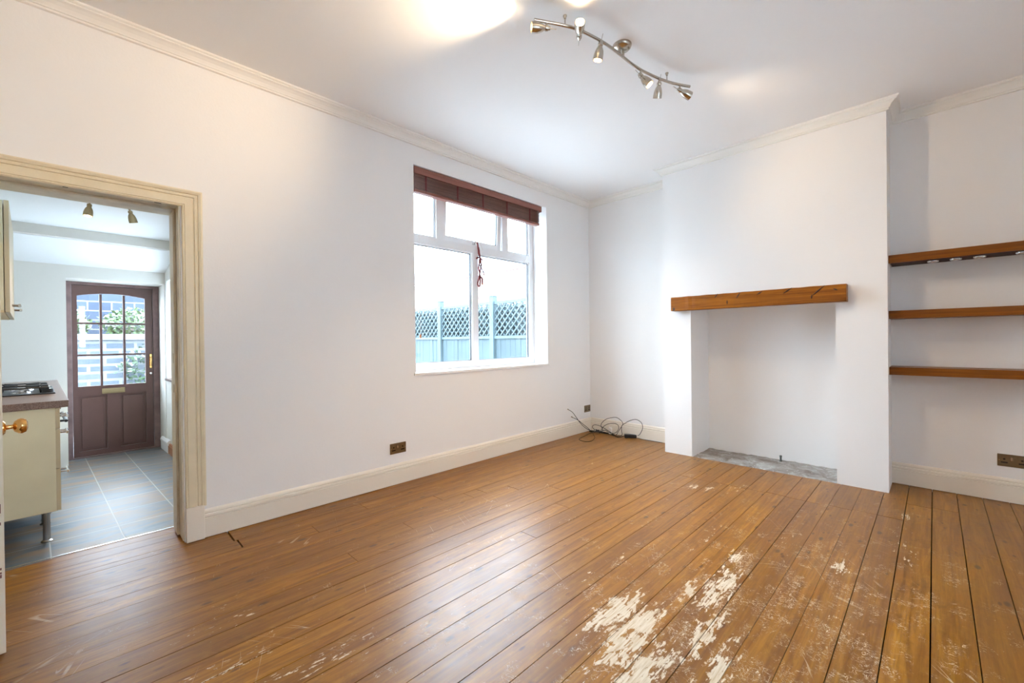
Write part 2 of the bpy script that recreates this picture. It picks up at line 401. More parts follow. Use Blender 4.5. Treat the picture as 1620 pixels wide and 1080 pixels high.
# ------------------------------------------------------------------ mesh helpers
class MB:
    def __init__(s): s.v = []; s.f = []
    def add(s, vs, fs):
        o = len(s.v); s.v += [Vector(p) for p in vs]; s.f += [[i+o for i in q] for q in fs]
    def box(s, x0, x1, y0, y1, z0, z1):
        x0, x1 = min(x0, x1), max(x0, x1); y0, y1 = min(y0, y1), max(y0, y1); z0, z1 = min(z0, z1), max(z0, z1)
        s.add([(x0, y0, z0), (x1, y0, z0), (x1, y1, z0), (x0, y1, z0), (x0, y0, z1), (x1, y0, z1), (x1, y1, z1), (x0, y1, z1)],
              [(0, 3, 2, 1), (4, 5, 6, 7), (0, 1, 5, 4), (1, 2, 6, 5), (2, 3, 7, 6), (3, 0, 4, 7)])
        return s
    def prism(s, prof, a, b, place):
        """closed profile [(p,q)] swept between parameters a and b; place(t,p,q)->xyz"""
        n = len(prof)
        vs = [place(a, p, q) for p, q in prof] + [place(b, p, q) for p, q in prof]
        fs = [tuple(range(n))[::-1], tuple(range(n, 2*n))]
        fs += [(i, (i+1) % n, n+(i+1) % n, n+i) for i in range(n)]
        s.add(vs, fs); return s
    def tube(s, pts, rad, seg=10, closed=False):
        pts = [Vector(p) for p in pts]; n = len(pts); rings = []
        rads = rad if isinstance(rad, (list, tuple)) else [rad]*n
        nrm = None; vs = []
        for i, p in enumerate(pts):
            if closed: d = (pts[(i+1) % n]-pts[i-1])
            else: d = (pts[min(i+1, n-1)]-pts[max(i-1, 0)])
            d.normalize()
            if nrm is None:
                nrm = d.orthogonal().normalized()
            else:
                nrm = (nrm-d*nrm.dot(d))
                nrm = nrm.normalized() if nrm.length > 1e-6 else d.orthogonal().normalized()
            bi = d.cross(nrm)
            for k in range(seg):
                a = 2*PI*k/seg
                vs.append(p+(nrm*math.cos(a)+bi*math.sin(a))*rads[i])
        fs = []
        m_ = n if closed else n-1
        for i in range(m_):
            j = (i+1) % n
            for k in range(seg):
                k2 = (k+1) % seg
                fs.append((i*seg+k, i*seg+k2, j*seg+k2, j*seg+k))
        if not closed:
            fs.append(tuple(range(seg))[::-1]); fs.append(tuple(range((n-1)*seg, n*seg)))
        s.add(vs, fs); return s
    def lathe(s, prof, origin=(0, 0, 0), axis=(0, 0, 1), seg=28, cap=True):
        """profile [(radius, height)] turned about an axis"""
        o = Vector(origin); ax = Vector(axis).normalized(); e1 = ax.orthogonal().normalized(); e2 = ax.cross(e1)
        vs = []; fs = []
        for rr, h in prof:
            for k in range(seg):
                a = 2*PI*k/seg
                vs.append(o+ax*h+(e1*math.cos(a)+e2*math.sin(a))*max(rr, 1e-5))
        for i in range(len(prof)-1):
            for k in range(seg):
                k2 = (k+1) % seg
                fs.append((i*seg+k, i*seg+k2, (i+1)*seg+k2, (i+1)*seg+k))
        if cap:
            fs.append(tuple(range(seg))[::-1]); fs.append(tuple(range((len(prof)-1)*seg, len(prof)*seg)))
        s.add(vs, fs); return s
    def build(s, name, m, parent=None, smooth=False, bevel=0.0, base=None):
        """links the collected shapes as one mesh object; the vertices are given in the parent's frame of build (world or kitchen)"""
        o3 = Vector(base) if base is not None else (Vector(parent['org']) if parent is not None and 'org' in parent else Vector((0, 0, 0)))
        me = bpy.data.meshes.new(name)
        me.from_pydata([tuple(p-o3) for p in s.v], [], s.f)
        me.materials.append(MATS[m])
        bm = bmesh.new(); bm.from_mesh(me)
        bmesh.ops.recalc_face_normals(bm, faces=bm.faces)
        bm.to_mesh(me); bm.free()
        if smooth:
            for p in me.polygons: p.use_smooth = True
            try: me.set_sharp_from_angle(angle=math.radians(40))
            except Exception: pass
        o = bpy.data.objects.new(name, me)
        col.objects.link(o)
        if parent is not None:
            o.parent = parent
            if 'org' in parent: o['org'] = list(parent['org'])
        else:
            o.location = o3
            o['org'] = list(o3)
        if bevel > 0:
            b = o.modifiers.new('bevel', 'BEVEL'); b.width = bevel; b.segments = 2; b.limit_method = 'ANGLE'
        return o

KROT = math.radians(3.72)
KORG = Vector((0, 3.42, 0))
KM = Matrix.Translation(KORG) @ Matrix.Rotation(KROT, 4, 'Z')
def kitchen(o):
    """moves an object whose coordinates were given in the kitchen's own (turned) frame into the world"""
    o.matrix_world = KM @ Matrix.Translation(Vector(o['org']))
    return o

def empty(name, loc):
    o = bpy.data.objects.new(name, None)
    o.empty_display_size = 0.05
    col.objects.link(o); o.location = loc; o['org'] = list(loc)
    return o
def tag(o, label, cat, group=None):
    o['label'] = label; o['category'] = cat
    if group: o['group'] = group
    return o
def struct(o, label=None, cat=None):
    o['kind'] = 'structure'
    if label: o['label'] = label
    if cat: o['category'] = cat
    return o
def dup(root):
    c = root.copy(); col.objects.link(c)
    for ch in list(root.children):
        k = ch.copy(); col.objects.link(k); k.parent = c
        for g in list(ch.children):
            d = g.copy(); col.objects.link(d); d.parent = k
    return c

# ------------------------------------------------------------------ room shell
WY = 3.15            # window wall face
CX = 4.223           # chimney breast face
RXL, RXR = 4.575, 4.55   # recess walls left and right of the breast
CY0, CY1 = 0.245, 1.985  # breast sides
HC = 2.93            # ceiling
XB, YB = -0.95, -1.35    # back walls behind the camera

# floor boards: separate boards with real gaps, in one mesh
def make_floor():
    vs = []; fs = []; vals = []
    pitch_ = 0.128
    rnd = random.Random(3)
    fixed = {24: [0.60], 23: [0.60], 22: [0.615, 1.38], 21: [1.0], 20: [1.84], 19: [2.16, 1.43+.6], 18: [1.43, 2.38], 17: [1.01], 13: [1.87],
             1: [3.66], 2: [3.66], 3: [3.64], 4: [3.62], 5: [3.62], 6: [3.63], 7: [3.61], 8: [3.60], 9: [3.60], 10: [3.58], 11: [3.58], 0: [4.04], -1: [4.06]}
    k = math.floor((YB-0.0165)/pitch_)
    while True:
        y0 = 0.0165+pitch_*k; y1 = y0+pitch_
        if y0 >= WY-0.005: break
        gap = rnd.choice([0.0012, 0.0018, 0.0024, 0.0032, 0.004])*(1.15 if k < 16 else 0.5)
        xs = [XB]+sorted(fixed.get(k, []))
        if k not in fixed:
            j = rnd.uniform(-0.4, 4.0)
            if rnd.random() < 0.45: xs.append(j)
        xs.append(CX if (y0 > 0.25 and y1 < 1.98) else RXL)
        for i in range(len(xs)-1):
            a, b = xs[i]+((0.008 if abs(xs[i]-.607) < .012 else 0.0015) if i else 0), xs[i+1]-(0.001 if i+2 < len(xs) else 0)
            lo = max(y0+gap/2, YB); hi = min(y1-gap/2, WY)
            if hi-lo < 0.01 or b-a < 0.02: continue
            o = len(vs)
            dz = rnd.uniform(-0.0008, 0.0)
            for z in (-0.022, dz):
                vs += [(a, lo, z), (b, lo, z), (b, hi, z), (a, hi, z)]
            fs += [(o, o+3, o+2, o+1), (o+4, o+5, o+6, o+7), (o, o+1, o+5, o+4), (o+1, o+2, o+6, o+5), (o+2, o+3, o+7, o+6), (o+3, o, o+4, o+7)]
            vals += [rnd.random()]*6
        k += 1
    # boards of the threshold inside the doorway (run the same way)
    for (lo, hi, v_) in ((3.152, 3.268, .3), (3.270, 3.375, .8), (3.377, 3.462, .5)):
        o = len(vs); a, b = -0.372, 0.392
        for z in (-0.022, -0.0004):
            vs += [(a, lo, z), (b, lo, z), (b, hi, z), (a, hi, z)]
        fs += [(o, o+3, o+2, o+1), (o+4, o+5, o+6, o+7), (o, o+1, o+5, o+4), (o+1, o+2, o+6, o+5), (o+2, o+3, o+7, o+6), (o+3, o, o+4, o+7)]
        vals += [v_]*6
    me = bpy.data.meshes.new('floor')
    me.from_pydata(vs, [], fs)
    a = me.attributes.new('board', 'FLOAT', 'FACE')
    a.data.foreach_set('value', vals)
    me.materials.append(MATS['pine_boards'])
    o = bpy.data.objects.new('floor', me); col.objects.link(o)
    struct(o, 'varnished golden pine floorboards with scratches and bare worn patches', 'floor')
    b = MB().box(XB, RXL, YB, WY, -0.06, -0.0225).box(-0.372, 0.392, WY, 3.462, -0.06, -0.0225)
    b.build('subfloor_void', 'void_dark', o)
make_floor()

ZT = HC+0.2
# window wall (left in the photo) with doorway and window opening
DX0, DX1, DZ = -0.372, 0.392, 2.012      # rough doorway
WX0, WX1, WZ0, WZ1 = 1.985, 3.736, 0.885, 2.693
b = MB()
T = 3.42
b.box(XB-0.2, DX0, WY, T, -0.06, ZT); b.box(DX0, DX1, WY, T, DZ, ZT); b.box(DX1, WX0, WY, T, -0.06, ZT)
b.box(WX0, WX1, WY, T, -0.06, WZ0-0.0); b.box(WX0, WX1, WY, T, WZ1, ZT); b.box(WX1, 4.9, WY, T, -0.06, ZT)
struct(b.build('wall_left', 'wall_paint'), 'long plain white wall with the doorway and the window', 'wall')
# fireplace wall: recess backs, breast with the square opening
OY0, OY1, OZ, OX = 0.556, 1.708, 1.52, 4.68
b = MB()
struct(MB().box(RXL, 4.9, CY1, WY, -0.06, ZT).build('wall_corner', 'wall_paint'), 'white back wall of the recess left of the fireplace', 'wall')
struct(MB().box(RXR, 4.9, YB-0.2, CY0, -0.06, ZT).build('wall_alcove', 'wall_paint'), 'white back wall of the alcove carrying the three shelves', 'wall')
b.box(CX, 4.9, OY1, CY1, -0.06, ZT); b.box(CX, 4.9, CY0, OY0, -0.06, ZT)
b.box(CX, 4.9, OY0, OY1, OZ, ZT); b.box(OX, 4.9, OY0, OY1, -0.06, OZ)
struct(b.build('wall_right', 'wall_paint'), 'white fireplace wall with the chimney breast and square fireplace opening', 'wall')
struct(MB().box(XB-0.2, XB, YB-0.2, WY, -0.06, ZT).build('wall_back', 'wall_paint'), 'plain white wall behind the open door', 'wall')
BX0, BX1, BZ0, BZ1 = 0.8, 1.6, 1.05, 2.15
struct(MB().box(XB-0.2, BX0, YB-0.2, YB, -0.06, ZT).box(BX1, RXR, YB-0.2, YB, -0.06, ZT).box(BX0, BX1, YB-0.2, YB, -0.06, BZ0).box(BX0, BX1, YB-0.2, YB, BZ1, ZT).build('wall_front', 'wall_paint'), 'plain white wall behind the viewer', 'wall')
struct(MB().box(XB, RXL, YB, WY, HC, HC+0.1).build('ceiling', 'ceiling_paint'), 'smooth white ceiling with slim moulded cornice', 'ceiling')

# cornice runs: profile (distance from wall, depth below ceiling), mitred
CP = [(0.0, 0.0), (0.072, 0.0), (0.072, 0.009), (0.066, 0.014), (0.060, 0.014), (0.060, 0.022), (0.047, 0.028), (0.032, 0.040), (0.024, 0.054), (0.021, 0.062), (0.014, 0.062), (0.014, 0.073), (0.0, 0.076)]
def cornice_path(pts, name):
    """pts: corner points walked with the room on the right hand side... offset direction given per corner by mitre"""
    n = len(pts); b = MB(); P = [Vector((p[0], p[1], 0)) for p in pts]
    offs = []
    def nr(a, c):
        d = (c-a).normalized(); return Vector((d.y, -d.x, 0))
    for i in range(n):
        if i == 0: m_ = nr(P[0], P[1])
        elif i == n-1: m_ = nr(P[-2], P[-1])
        else:
            n1, n2 = nr(P[i-1], P[i]), nr(P[i], P[i+1]); m_ = (n1+n2)/(1+n1.dot(n2))
        offs.append(m_)
    for i in range(n-1):
        q = len(CP)
        va = [P[i]+offs[i]*d+Vector((0, 0, HC-h)) for d, h in CP]
        vb = [P[i+1]+offs[i+1]*d+Vector((0, 0, HC-h)) for d, h in CP]
        fs = [(k, (k+1) % q, q+(k+1) % q, q+k) for k in range(q)]
        if i == 0: fs.append(tuple(range(q))[::-1])
        if i == n-2: fs.append(tuple(range(q, 2*q)))
        b.add(va+vb, fs)
    return b.build(name, 'cornice_paint')
e = 0.0005
struct(cornice_path([(XB, WY-e), (RXL-e, WY-e), (RXL-e, CY1+e), (CX-e, CY1+e), (CX-e, CY0-e), (RXR-e, CY0-e), (RXR-e, YB)], 'trim_1'),
       'slim white moulded cornice running around the top of the walls', 'cornice')

# skirting boards: profile (thickness, height)
SP = [(0, 0.004), (0.020, 0.004), (0.020, 0.117), (0.0135, 0.119), (0.0135, 0.1225), (0.020, 0.125), (0.0205, 0.132), (0.019, 0.140), (0.0105, 0.1425), (0.0105, 0.1455), (0.0145, 0.149), (0.012, 0.160), (0.006, 0.168), (0, 0.170)]
def skirt(a, c, name, label):
    P0, P1 = Vector((*a, 0)), Vector((*c, 0)); d = (P1-P0).normalized(); nn = Vector((d.y, -d.x, 0))
    b = MB()
    b.prism(SP, 0, 1, lambda t_, p, q: P0.lerp(P1, t_)+nn*p+Vector((0, 0, q)))
    return struct(b.build(name, 'skirting_paint'), label, 'skirting board')
skirt((0.486, WY-e), (RXL, WY-e), 'baseboard_left', 'cream moulded skirting board under the window')
skirt((RXL-e, WY-0.02), (RXL-e, CY1), 'baseboard_corner', 'short cream skirting board in the recess left of the fireplace')
skirt((RXR-e, CY0), (RXR-e, YB+.02), 'baseboard_right', 'cream skirting board in the recess below the shelves')
skirt((RXR-.02, YB+e), (XB+.02, YB+e), 'baseboard_front', 'cream skirting board along the wall behind the viewer')
skirt((XB+e, YB), (XB+e, WY-.02), 'baseboard_back', 'cream skirting board along the wall behind the open door')
skirt((XB+.02, WY-e), (-0.474, WY-e), 'baseboard_side', 'cream skirting board left of the doorway')

# ------------------------------------------------------------------ doorway: lining, architrave and open leaf
LEAF_TURN = math.radians(10.6)
dw = empty('door_1', (0.06, WY, 0))
struct(dw, 'cream painted door case of the open doorway to the kitchen', 'doorway')
b = MB()
b.box(DX1-0.008, DX1-.0003, WY+0.001, T-0.001, 0.012, DZ-.012); b.box(DX0+.0003, DX0+0.008, WY+0.001, T-0.001, 0.012, DZ-.012); b.box(DX0+.0003, DX1-.0003, WY+0.001, T-0.001, DZ-0.012, DZ-.0003)
b.build('lining', 'lining_paint', dw)
b = MB()
for (y0, y1) in ((3.265, 3.419),):
    b.box(DX1-0.022, DX1-0.008, y0, y1, 0.014, DZ-0.024); b.box(DX0+0.008, DX0+0.020, y0, y1, 0.014, DZ-0.024); b.box(DX0+0.008, DX1-0.008, y0, y1, DZ-0.024, DZ-0.012)
b.build('door_stop', 'lining_paint', dw, bevel=0.003)
# architrave, moulded profile (across, thickness)
AP = [(0, 0), (0, 0.012), (0.006, 0.017), (0.012, 0.013), (0.014, 0.018), (0.050, 0.020), (0.056, 0.016), (0.060, 0.023), (0.070, 0.024), (0.074, 0.019), (0.079, 0.026), (0.090, 0.030), (0.098, 0.026), (0.100, 0.0)]
AX0, AX1, AZ = DX0-0.002, DX1+0.006, DZ-0.022
def arch_pt(side, q, p):
    return None
b = MB(); q = len(AP)
L0 = [Vector((AX1+p, WY-0.0005-th, 0.2)) for p, th in AP]; L1 = [Vector((AX1+p, WY-0.0005-th, AZ+p)) for p, th in AP]
L2 = [Vector((AX0-p, WY-0.0005-th, AZ+p)) for p, th in AP]; L3 = [Vector((AX0-p, WY-0.0005-th, 0.2)) for p, th in AP]
for A, B in ((L0, L1), (L1, L2), (L2, L3)):
    b.add(A+B, [(k, (k+1) % q, q+(k+1) % q, q+k) for k in range(q)])
b.build('architrave', 'architrave_paint', dw)
for x0, x1 in ((AX1-0.001, AX1+0.088), (AX0-0.098, AX0+0.001)):
    MB().box(x0, x1, WY-0.031, WY-0.0005, 0.002, 0.205).build('plinth_block', 'skirting_paint', dw, bevel=0.003)
MB().box(DX1-0.0235, DX1-0.0215, 3.30, 3.325, 1.06, 1.12).box(DX1-0.0235, DX1-0.0215, 3.30, 3.325, 0.88, 0.93).build('strike_plate', 'aged_brass', dw)
# old hinge notches under the head
MB().box(-0.085, -0.065, WY+0.03, WY+0.045, DZ-0.0135, DZ-0.012).box(0.28, 0.31, WY+0.03, WY+0.045, DZ-0.0135, DZ-0.012).build('screw_slot', 'dark_hole', dw)
struct(MB().box(DX0, DX1, 3.463, 3.478, -0.02, 0.003).build('trim_2', 'threshold_metal'), 'thin metal strip where the floorboards meet the kitchen tiles', 'threshold strip')

# the open leaf, seen edge on at the left
lf = empty('door_2', (-0.232, 3.118, 0))
struct(lf, 'cream painted door leaf standing open, seen edge on at the left', 'door')
X0, X1, Y0, Y1, Z0, Z1 = -0.272, -0.232, 2.508, 3.118, 0.012, 1.985
b = MB()
b.box(X0, X1, Y0, Y0+0.10, Z0, Z1); b.box(X0, X1, Y1-0.10, Y1, Z0, Z1)
for z0, z1 in ((Z0, 0.22), (0.78, 0.96), (1.86, Z1)): b.box(X0, X1, Y0+0.10, Y1-0.10, z0, z1)
b.box(X0, X1, (Y0+Y1)/2-.04, (Y0+Y1)/2+.04, 0.22, 0.78); b.box(X0, X1, (Y0+Y1)/2-.04, (Y0+Y1)/2+.04, 0.96, 1.86)
b.build('frame_rails', 'leaf_paint', lf, bevel=0.002)
b = MB(); ym = (Y0+Y1)/2
for z0, z1 in ((0.22, 0.78), (0.96, 1.86)):
    b.box(X0+0.013, X1-0.013, Y0+0.10, ym-.04, z0, z1); b.box(X0+0.013, X1-0.013, ym+.04, Y1-0.10, z0, z1)
b.build('panel', 'leaf_paint', lf)
kb = MB(); kz, ky = 0.861, 2.56
kb.lathe([(0.030, 0), (0.030, 0.004), (0.024, 0.010), (0.010, 0.013), (0.008, 0.026), (0.009, 0.030), (0.020, 0.034), (0.029, 0.045), (0.0305, 0.054), (0.026, 0.064), (0.014, 0.069), (0.0, 0.070)], (X1, ky, kz), (1, 0, 0))
kb.build('door_knob', 'brass', lf, smooth=True)
kb = MB()
kb.lathe([(0.030, 0), (0.030, 0.004), (0.024, 0.010), (0.010, 0.013), (0.008, 0.026), (0.009, 0.030), (0.020, 0.034), (0.029, 0.045), (0.0305, 0.054), (0.026, 0.064), (0.014, 0.069), (0.0, 0.070)], (X0, ky, kz), (-1, 0, 0))
kb.build('door_knob', 'brass', lf, smooth=True)
MB().box(-0.262, -0.242, Y0-0.0015, Y0+0.001, 0.79, 0.94).build('latch_plate', 'aged_brass', lf)
b = MB(); rr = random.Random(5)
for z in (0.545, 0.555, 0.565, 0.50, 0.30, 0.315, 0.33): b.box(-0.262+rr.uniform(-.004, .004), -0.240, Y0-0.0008, Y0+0.001, z, z+rr.uniform(.006, .016))
b.build('paint_chip', 'chipped_red', lf)

lf.location = (-0.345, 3.106, 0); lf.rotation_euler = (0, 0, LEAF_TURN)

# ------------------------------------------------------------------ main window
w = empty('window_1', ((WX0+WX1)/2, 3.36, WZ0))
struct(w, 'white plastic framed window of five panes with a small open vent light', 'window')
FY, FB = 3.36, 3.418
x0, x1, z0, z1 = WX0+0.001, WX1-0.001, WZ0+0.001, WZ1-0.001
MUL0, MUL1 = 2.80, 2.875
TR0, TR1 = 2.08, 2.155
b = MB()
b.box(x0, x0+0.07, FY, FB, z0, z1); b.box(3.668, x1, FY, FB, z0, z1)
b.box(x0+.07, 3.668, FY, FB, z0, 0.962); b.box(x0+.07, 3.668, FY, FB, z1-0.07, z1)
b.box(x0+.07, 3.668, FY, FB, TR0, TR1)
b.box(MUL0, MUL1, FY, FB, 0.962, TR0)
b.box(2.362, 2.437, FY, FB, TR1, z1-0.07); b.box(3.235, 3.32, FY, FB, TR1, z1-0.07)
b.build('window_frame', 'upvc', w)
# glazing beads with dark gasket lines
panes = [(x0+0.07, MUL0, 0.962, TR0), (MUL1, 3.668, 0.962, TR0), (x0+0.07, 2.362, TR1, z1-0.07), (3.32, 3.668, TR1, z1-0.07)]
b = MB(); g = MB()
for (a, c, d, h) in panes:
    for (A, C, D, H_) in ((a, a+.012, d, h), (c-.012, c, d, h), (a+.012, c-.012, d, d+.012), (a+.012, c-.012, h-.012, h)):
        b.box(A, C, FY+0.012, FY+0.03, D, H_)
    for (A, C, D, H_) in ((a+.011, a+.016, d+.01, h-.01), (c-.016, c-.011, d+.01, h-.01), (a+.016, c-.016, d+.011, d+.016), (a+.016, c-.016, h-.016, h-.011)):
        g.box(A, C, FY+0.016, FY+0.036, D, H_)
b.build('glazing_bead', 'upvc', w); g.build('gasket', 'gasket', w)
for (a, c, d, h) in panes:
    MB().box(a+.01, c-.01, FY+0.032, FY+0.036, d+.01, h-.01).build('pane', 'window_glass', w)
# top hung vent, slightly pushed out at the bottom
vent = bpy.data.objects.new('vent_sash', None); col.objects.link(vent); vent.parent = w
vent['org'] = [0, 0, 0]
va, vc, vd, vh = 2.442, 3.228, TR1+0.004, z1-0.074
vent.location = Vector((0, 3.372, vh))-Vector(w['org'])
vent['org'] = [0, 3.372, vh]
vent.rotation_euler = (math.radians(3.2), 0, 0)
b = MB(); y = 3.366
for (A, C, D, H_) in ((va, va+.05, vd, vh), (vc-.05, vc, vd, vh), (va+.05, vc-.05, vd, vd+.05), (va+.05, vc-.05, vh-.05, vh)):
    b.box(A, C, y, y+.05, D, H_)
b.build('sash_frame', 'upvc', vent, bevel=0.003)
b = MB()
for (A, C, D, H_) in ((va+.05, va+.056, vd+.05, vh-.05), (vc-.056, vc-.05, vd+.05, vh-.05), (va+.05, vc-.05, vd+.05, vd+.056), (va+.05, vc-.05, vh-.056, vh-.05)):
    b.box(A, C, y+0.01, y+.03, D, H_)
b.build('sash_gasket', 'gasket', vent)
MB().box(va+.05, vc-.05, y+.022, y+.026, vd+.05, vh-.05).build('sash_pane', 'window_glass', vent)
b = MB(); b.box(2.83, 2.875, y-0.012, y, vd+.010, vd+.035); b.box(2.848, 2.860, y-0.022, y-0.010, vd+.015, vd+.125)
b.build('sash_handle', 'steel', vent, bevel=0.002)
MB().tube([(3.232, 3.362, 2.40), (3.233, 3.366, 2.30), (3.228, 3.375, 2.20)], 0.004, 6).build('stay_arm', 'steel', w)
b = MB(); b.box(WX0+.001, WX1-.001, WY-0.0005, FY-.0005, 0.8855, 0.903); b.box(WX0-0.02, WX1+0.012, WY-0.014, WY-0.0006, 0.880, 0.903)
b.build('window_sill', 'sill_paint', w, bevel=0.003)
MB().box(WX0-0.05, WX1+0.05, FB, 3.50, 0.85, 0.89).build('outer_sill', 'coping_stone', w)

# added window behind the viewer, put in to give the room more daylight
w3 = empty('added_window', ((BX0+BX1)/2, YB-.12, BZ0))
struct(w3, 'added white framed window behind the viewer for extra daylight', 'window')
b = MB()
for (a, c, d, h) in ((BX0, BX0+.07, BZ0, BZ1), (BX1-.07, BX1, BZ0, BZ1), (BX0+.07, BX1-.07, BZ0, BZ0+.07), (BX0+.07, BX1-.07, BZ1-.07, BZ1), (1.18, 1.22, BZ0+.07, BZ1-.07)):
    b.box(a+.0005, c-.0005, YB-.15, YB-.09, d+.0005, h-.0005)
b.build('window_frame', 'upvc', w3, bevel=0.003)
for (a, c) in ((BX0+.07, 1.18), (1.22, BX1-.07)): MB().box(a, c, YB-.122, YB-.118, BZ0+.07, BZ1-.07).build('pane', 'window_glass', w3)
MB().box(BX0-.03, BX1+.03, YB-.09, YB+.03, BZ0-.02, BZ0+.002).build('window_sill', 'sill_paint', w3, bevel=0.003)

# ------------------------------------------------------------------ wooden venetian blind, drawn up
bl = empty('window_blind', (2.84, 3.18, 2.45))
tag(bl, 'raised dark reddish wooden slatted blind across the top of the window', 'blind')
MB().box(2.0, 3.668, 3.160, 3.172, 2.628, 2.688).box(2.0, 2.01, 3.172, 3.215, 2.628, 2.688).box(3.658, 3.668, 3.172, 3.215, 2.628, 2.688).build('valance', 'blind_wood', bl, bevel=0.002)
MB().box(2.015, 3.655, 3.176, 3.224, 2.650, 2.686).build('headrail', 'blind_slat_wood', bl)
rr = random.Random(2)
ns = 19
for i in range(ns):
    z = 2.502+i*0.0078
    dx = rr.uniform(-.004, .004); dy = rr.uniform(-.005, .003)
    MB().box(2.01+dx, 3.642+dx, 3.176+dy, 3.226+dy, z, z+0.0032).build('slat', 'blind_slat_wood', bl)
MB().box(2.008, 3.645, 3.172, 3.228, 2.474, 2.498).build('bottom_rail', 'blind_wood', bl, bevel=0.004)
for x in (2.122, 2.474, 2.791, 3.125, 3.477):
    b = MB()
    for k in range(9):
        z = 2.505+k*0.0145
        b.tube([(x-.010, 3.171, z), (x-.003, 3.166, z+.006), (x+.006, 3.171, z+.012)], 0.0022, 5)
        b.tube([(x+.010, 3.171, z), (x+.002, 3.166, z+.007), (x-.006, 3.171, z+.012)], 0.0022, 5)
    b.tube([(x+.002, 3.171, 2.475), (x+.002, 3.173, 2.64)], 0.0022, 5)
    b.build('ladder_cord', 'cord_red', bl)
# tangled pull cords hitched over the vent handle
b = MB()
def wob(pts, n=30, amp=0.004, seed=1):
    rr = random.Random(seed); P = [Vector(p) for p in pts]; out = []
    segs = len(P)-1
    for i in range(n+1):
        s_ = i/n*segs; k = min(int(s_), segs-1); f_ = s_-k
        p0 = P[max(k-1, 0)]; p1 = P[k]; p2 = P[k+1]; p3 = P[min(k+2, segs)]
        q = 0.5*((2*p1)+(-p0+p2)*f_+(2*p0-5*p1+4*p2-p3)*f_*f_+(-p0+3*p1-3*p2+p3)*f_**3)
        out.append(q+Vector((rr.uniform(-amp, amp), rr.uniform(-amp, amp)*.4, rr.uniform(-amp, amp))))
    return out
cy = 3.335
b.tube(wob([(2.850, cy, 2.185), (2.868, cy, 2.12), (2.885, cy, 2.05), (2.878, cy, 1.99), (2.866, cy, 1.92), (2.880, cy, 1.87), (2.862, cy, 1.81), (2.850, cy, 1.76), (2.868, cy, 1.735), (2.884, cy, 1.78), (2.880, cy, 1.86)], 50, .003, 1), 0.0075, 7)
b.tube(wob([(2.856, cy, 2.185), (2.862, cy, 2.10), (2.884, cy-.006, 2.02), (2.900, cy, 1.96), (2.886, cy, 1.90), (2.878, cy, 1.85), (2.910, cy, 1.82), (2.912, cy, 1.77)], 40, .003, 2), 0.0075, 7)
b.tube(wob([(2.86, cy, 2.03), (2.83, cy-.008, 2.015), (2.85, cy-.01, 2.035), (2.90, cy-.008, 2.02), (2.915, cy, 2.005)], 22, .002, 3), 0.006, 7)
b.tube(wob([(2.884, cy, 1.96), (2.905, cy, 1.92), (2.925, cy, 1.90), (2.94, cy, 1.865)], 22, .004, 4), 0.005, 7)
b.build('pull_cord', 'cord_red', bl)
b = MB().lathe([(0, 0), (.007, .003), (.009, .012), (.006, .022), (.0, .026)], (2.912, cy, 1.755), (0, 0, 1), 12)
b.build('cord_knot', 'acorn_wood', bl, smooth=True)
b = MB()
b.tube(wob([(2.912, cy, 1.76), (2.925, cy, 1.66), (2.94, cy, 1.60), (2.985, cy, 1.50), (3.08, cy, 1.36)], 26, .001, 6), 0.0012, 5)
b.build('loose_string', 'cord_pale', bl); b = MB()
b.tube(wob([(3.47, 3.20, 2.48), (3.48, 3.21, 2.30), (3.50, 3.24, 2.12), (3.40, 3.30, 1.95)], 20, .001, 7), 0.0012, 5)
b.build('loose_string', 'cord_pale', bl); b = MB()
b.tube(wob([(2.87, 3.33, 2.28), (2.88, 3.33, 2.19), (2.92, 3.33, 2.12)], 10, .001, 8), 0.0015, 5)
b.build('loose_string', 'cord_pale', bl)
b = MB().tube([(2.065, 3.20, 2.48), (2.068, 3.205, 1.35), (2.070, 3.205, 1.235)], 0.0012, 5)
b.build('tilt_string', 'cord_pale', bl)
b = MB().lathe([(0, 0), (.007, .003), (.0095, .015), (.008, .028), (.004, .038), (0, .040)], (2.070, 3.205, 1.200), (0, 0, 1), 14)
b.build('cord_pull', 'acorn_wood', bl, smooth=True)

# ------------------------------------------------------------------ mantel beam, hearth, pipe
mb = MB(); rr = random.Random(9)
X0, X1, Y0, Y1, Z0, Z1 = 4.135, CX-0.0005, 0.478, 1.868, 1.448, 1.583
N = 40
vs = []; fs = []
for i in range(N+1):
    y = Y0+(Y1-Y0)*i/N
    jz = 0.0025*math.sin(i*1.3)+rr.uniform(-.0012, .0012); jx = rr.uniform(-.0015, .0015)
    c4 = [(X0+jx+.004, y, Z0+jz*.5), (X0+jx, y, Z0+.006+jz*.5), (X0+jx, y, Z1-.006), (X0+jx+.005, y, Z1+jz*.4), (X1, y, Z1), (X1, y, Z0)]
    vs += c4
    if i:
        o = (i-1)*6
        fs += [(o+k, o+(k+1) % 6, o+6+(k+1) % 6, o+6+k) for k in range(6)]
fs += [tuple(range(6))[::-1], tuple(range(N*6, N*6+6))]
mb.add(vs, fs)
mo = mb.build('mantel_beam', 'mantel_wood', base=(4.18, 1.17, 1.448))
tag(mo, 'thick varnished timber beam fixed over the fireplace opening', 'mantel beam')
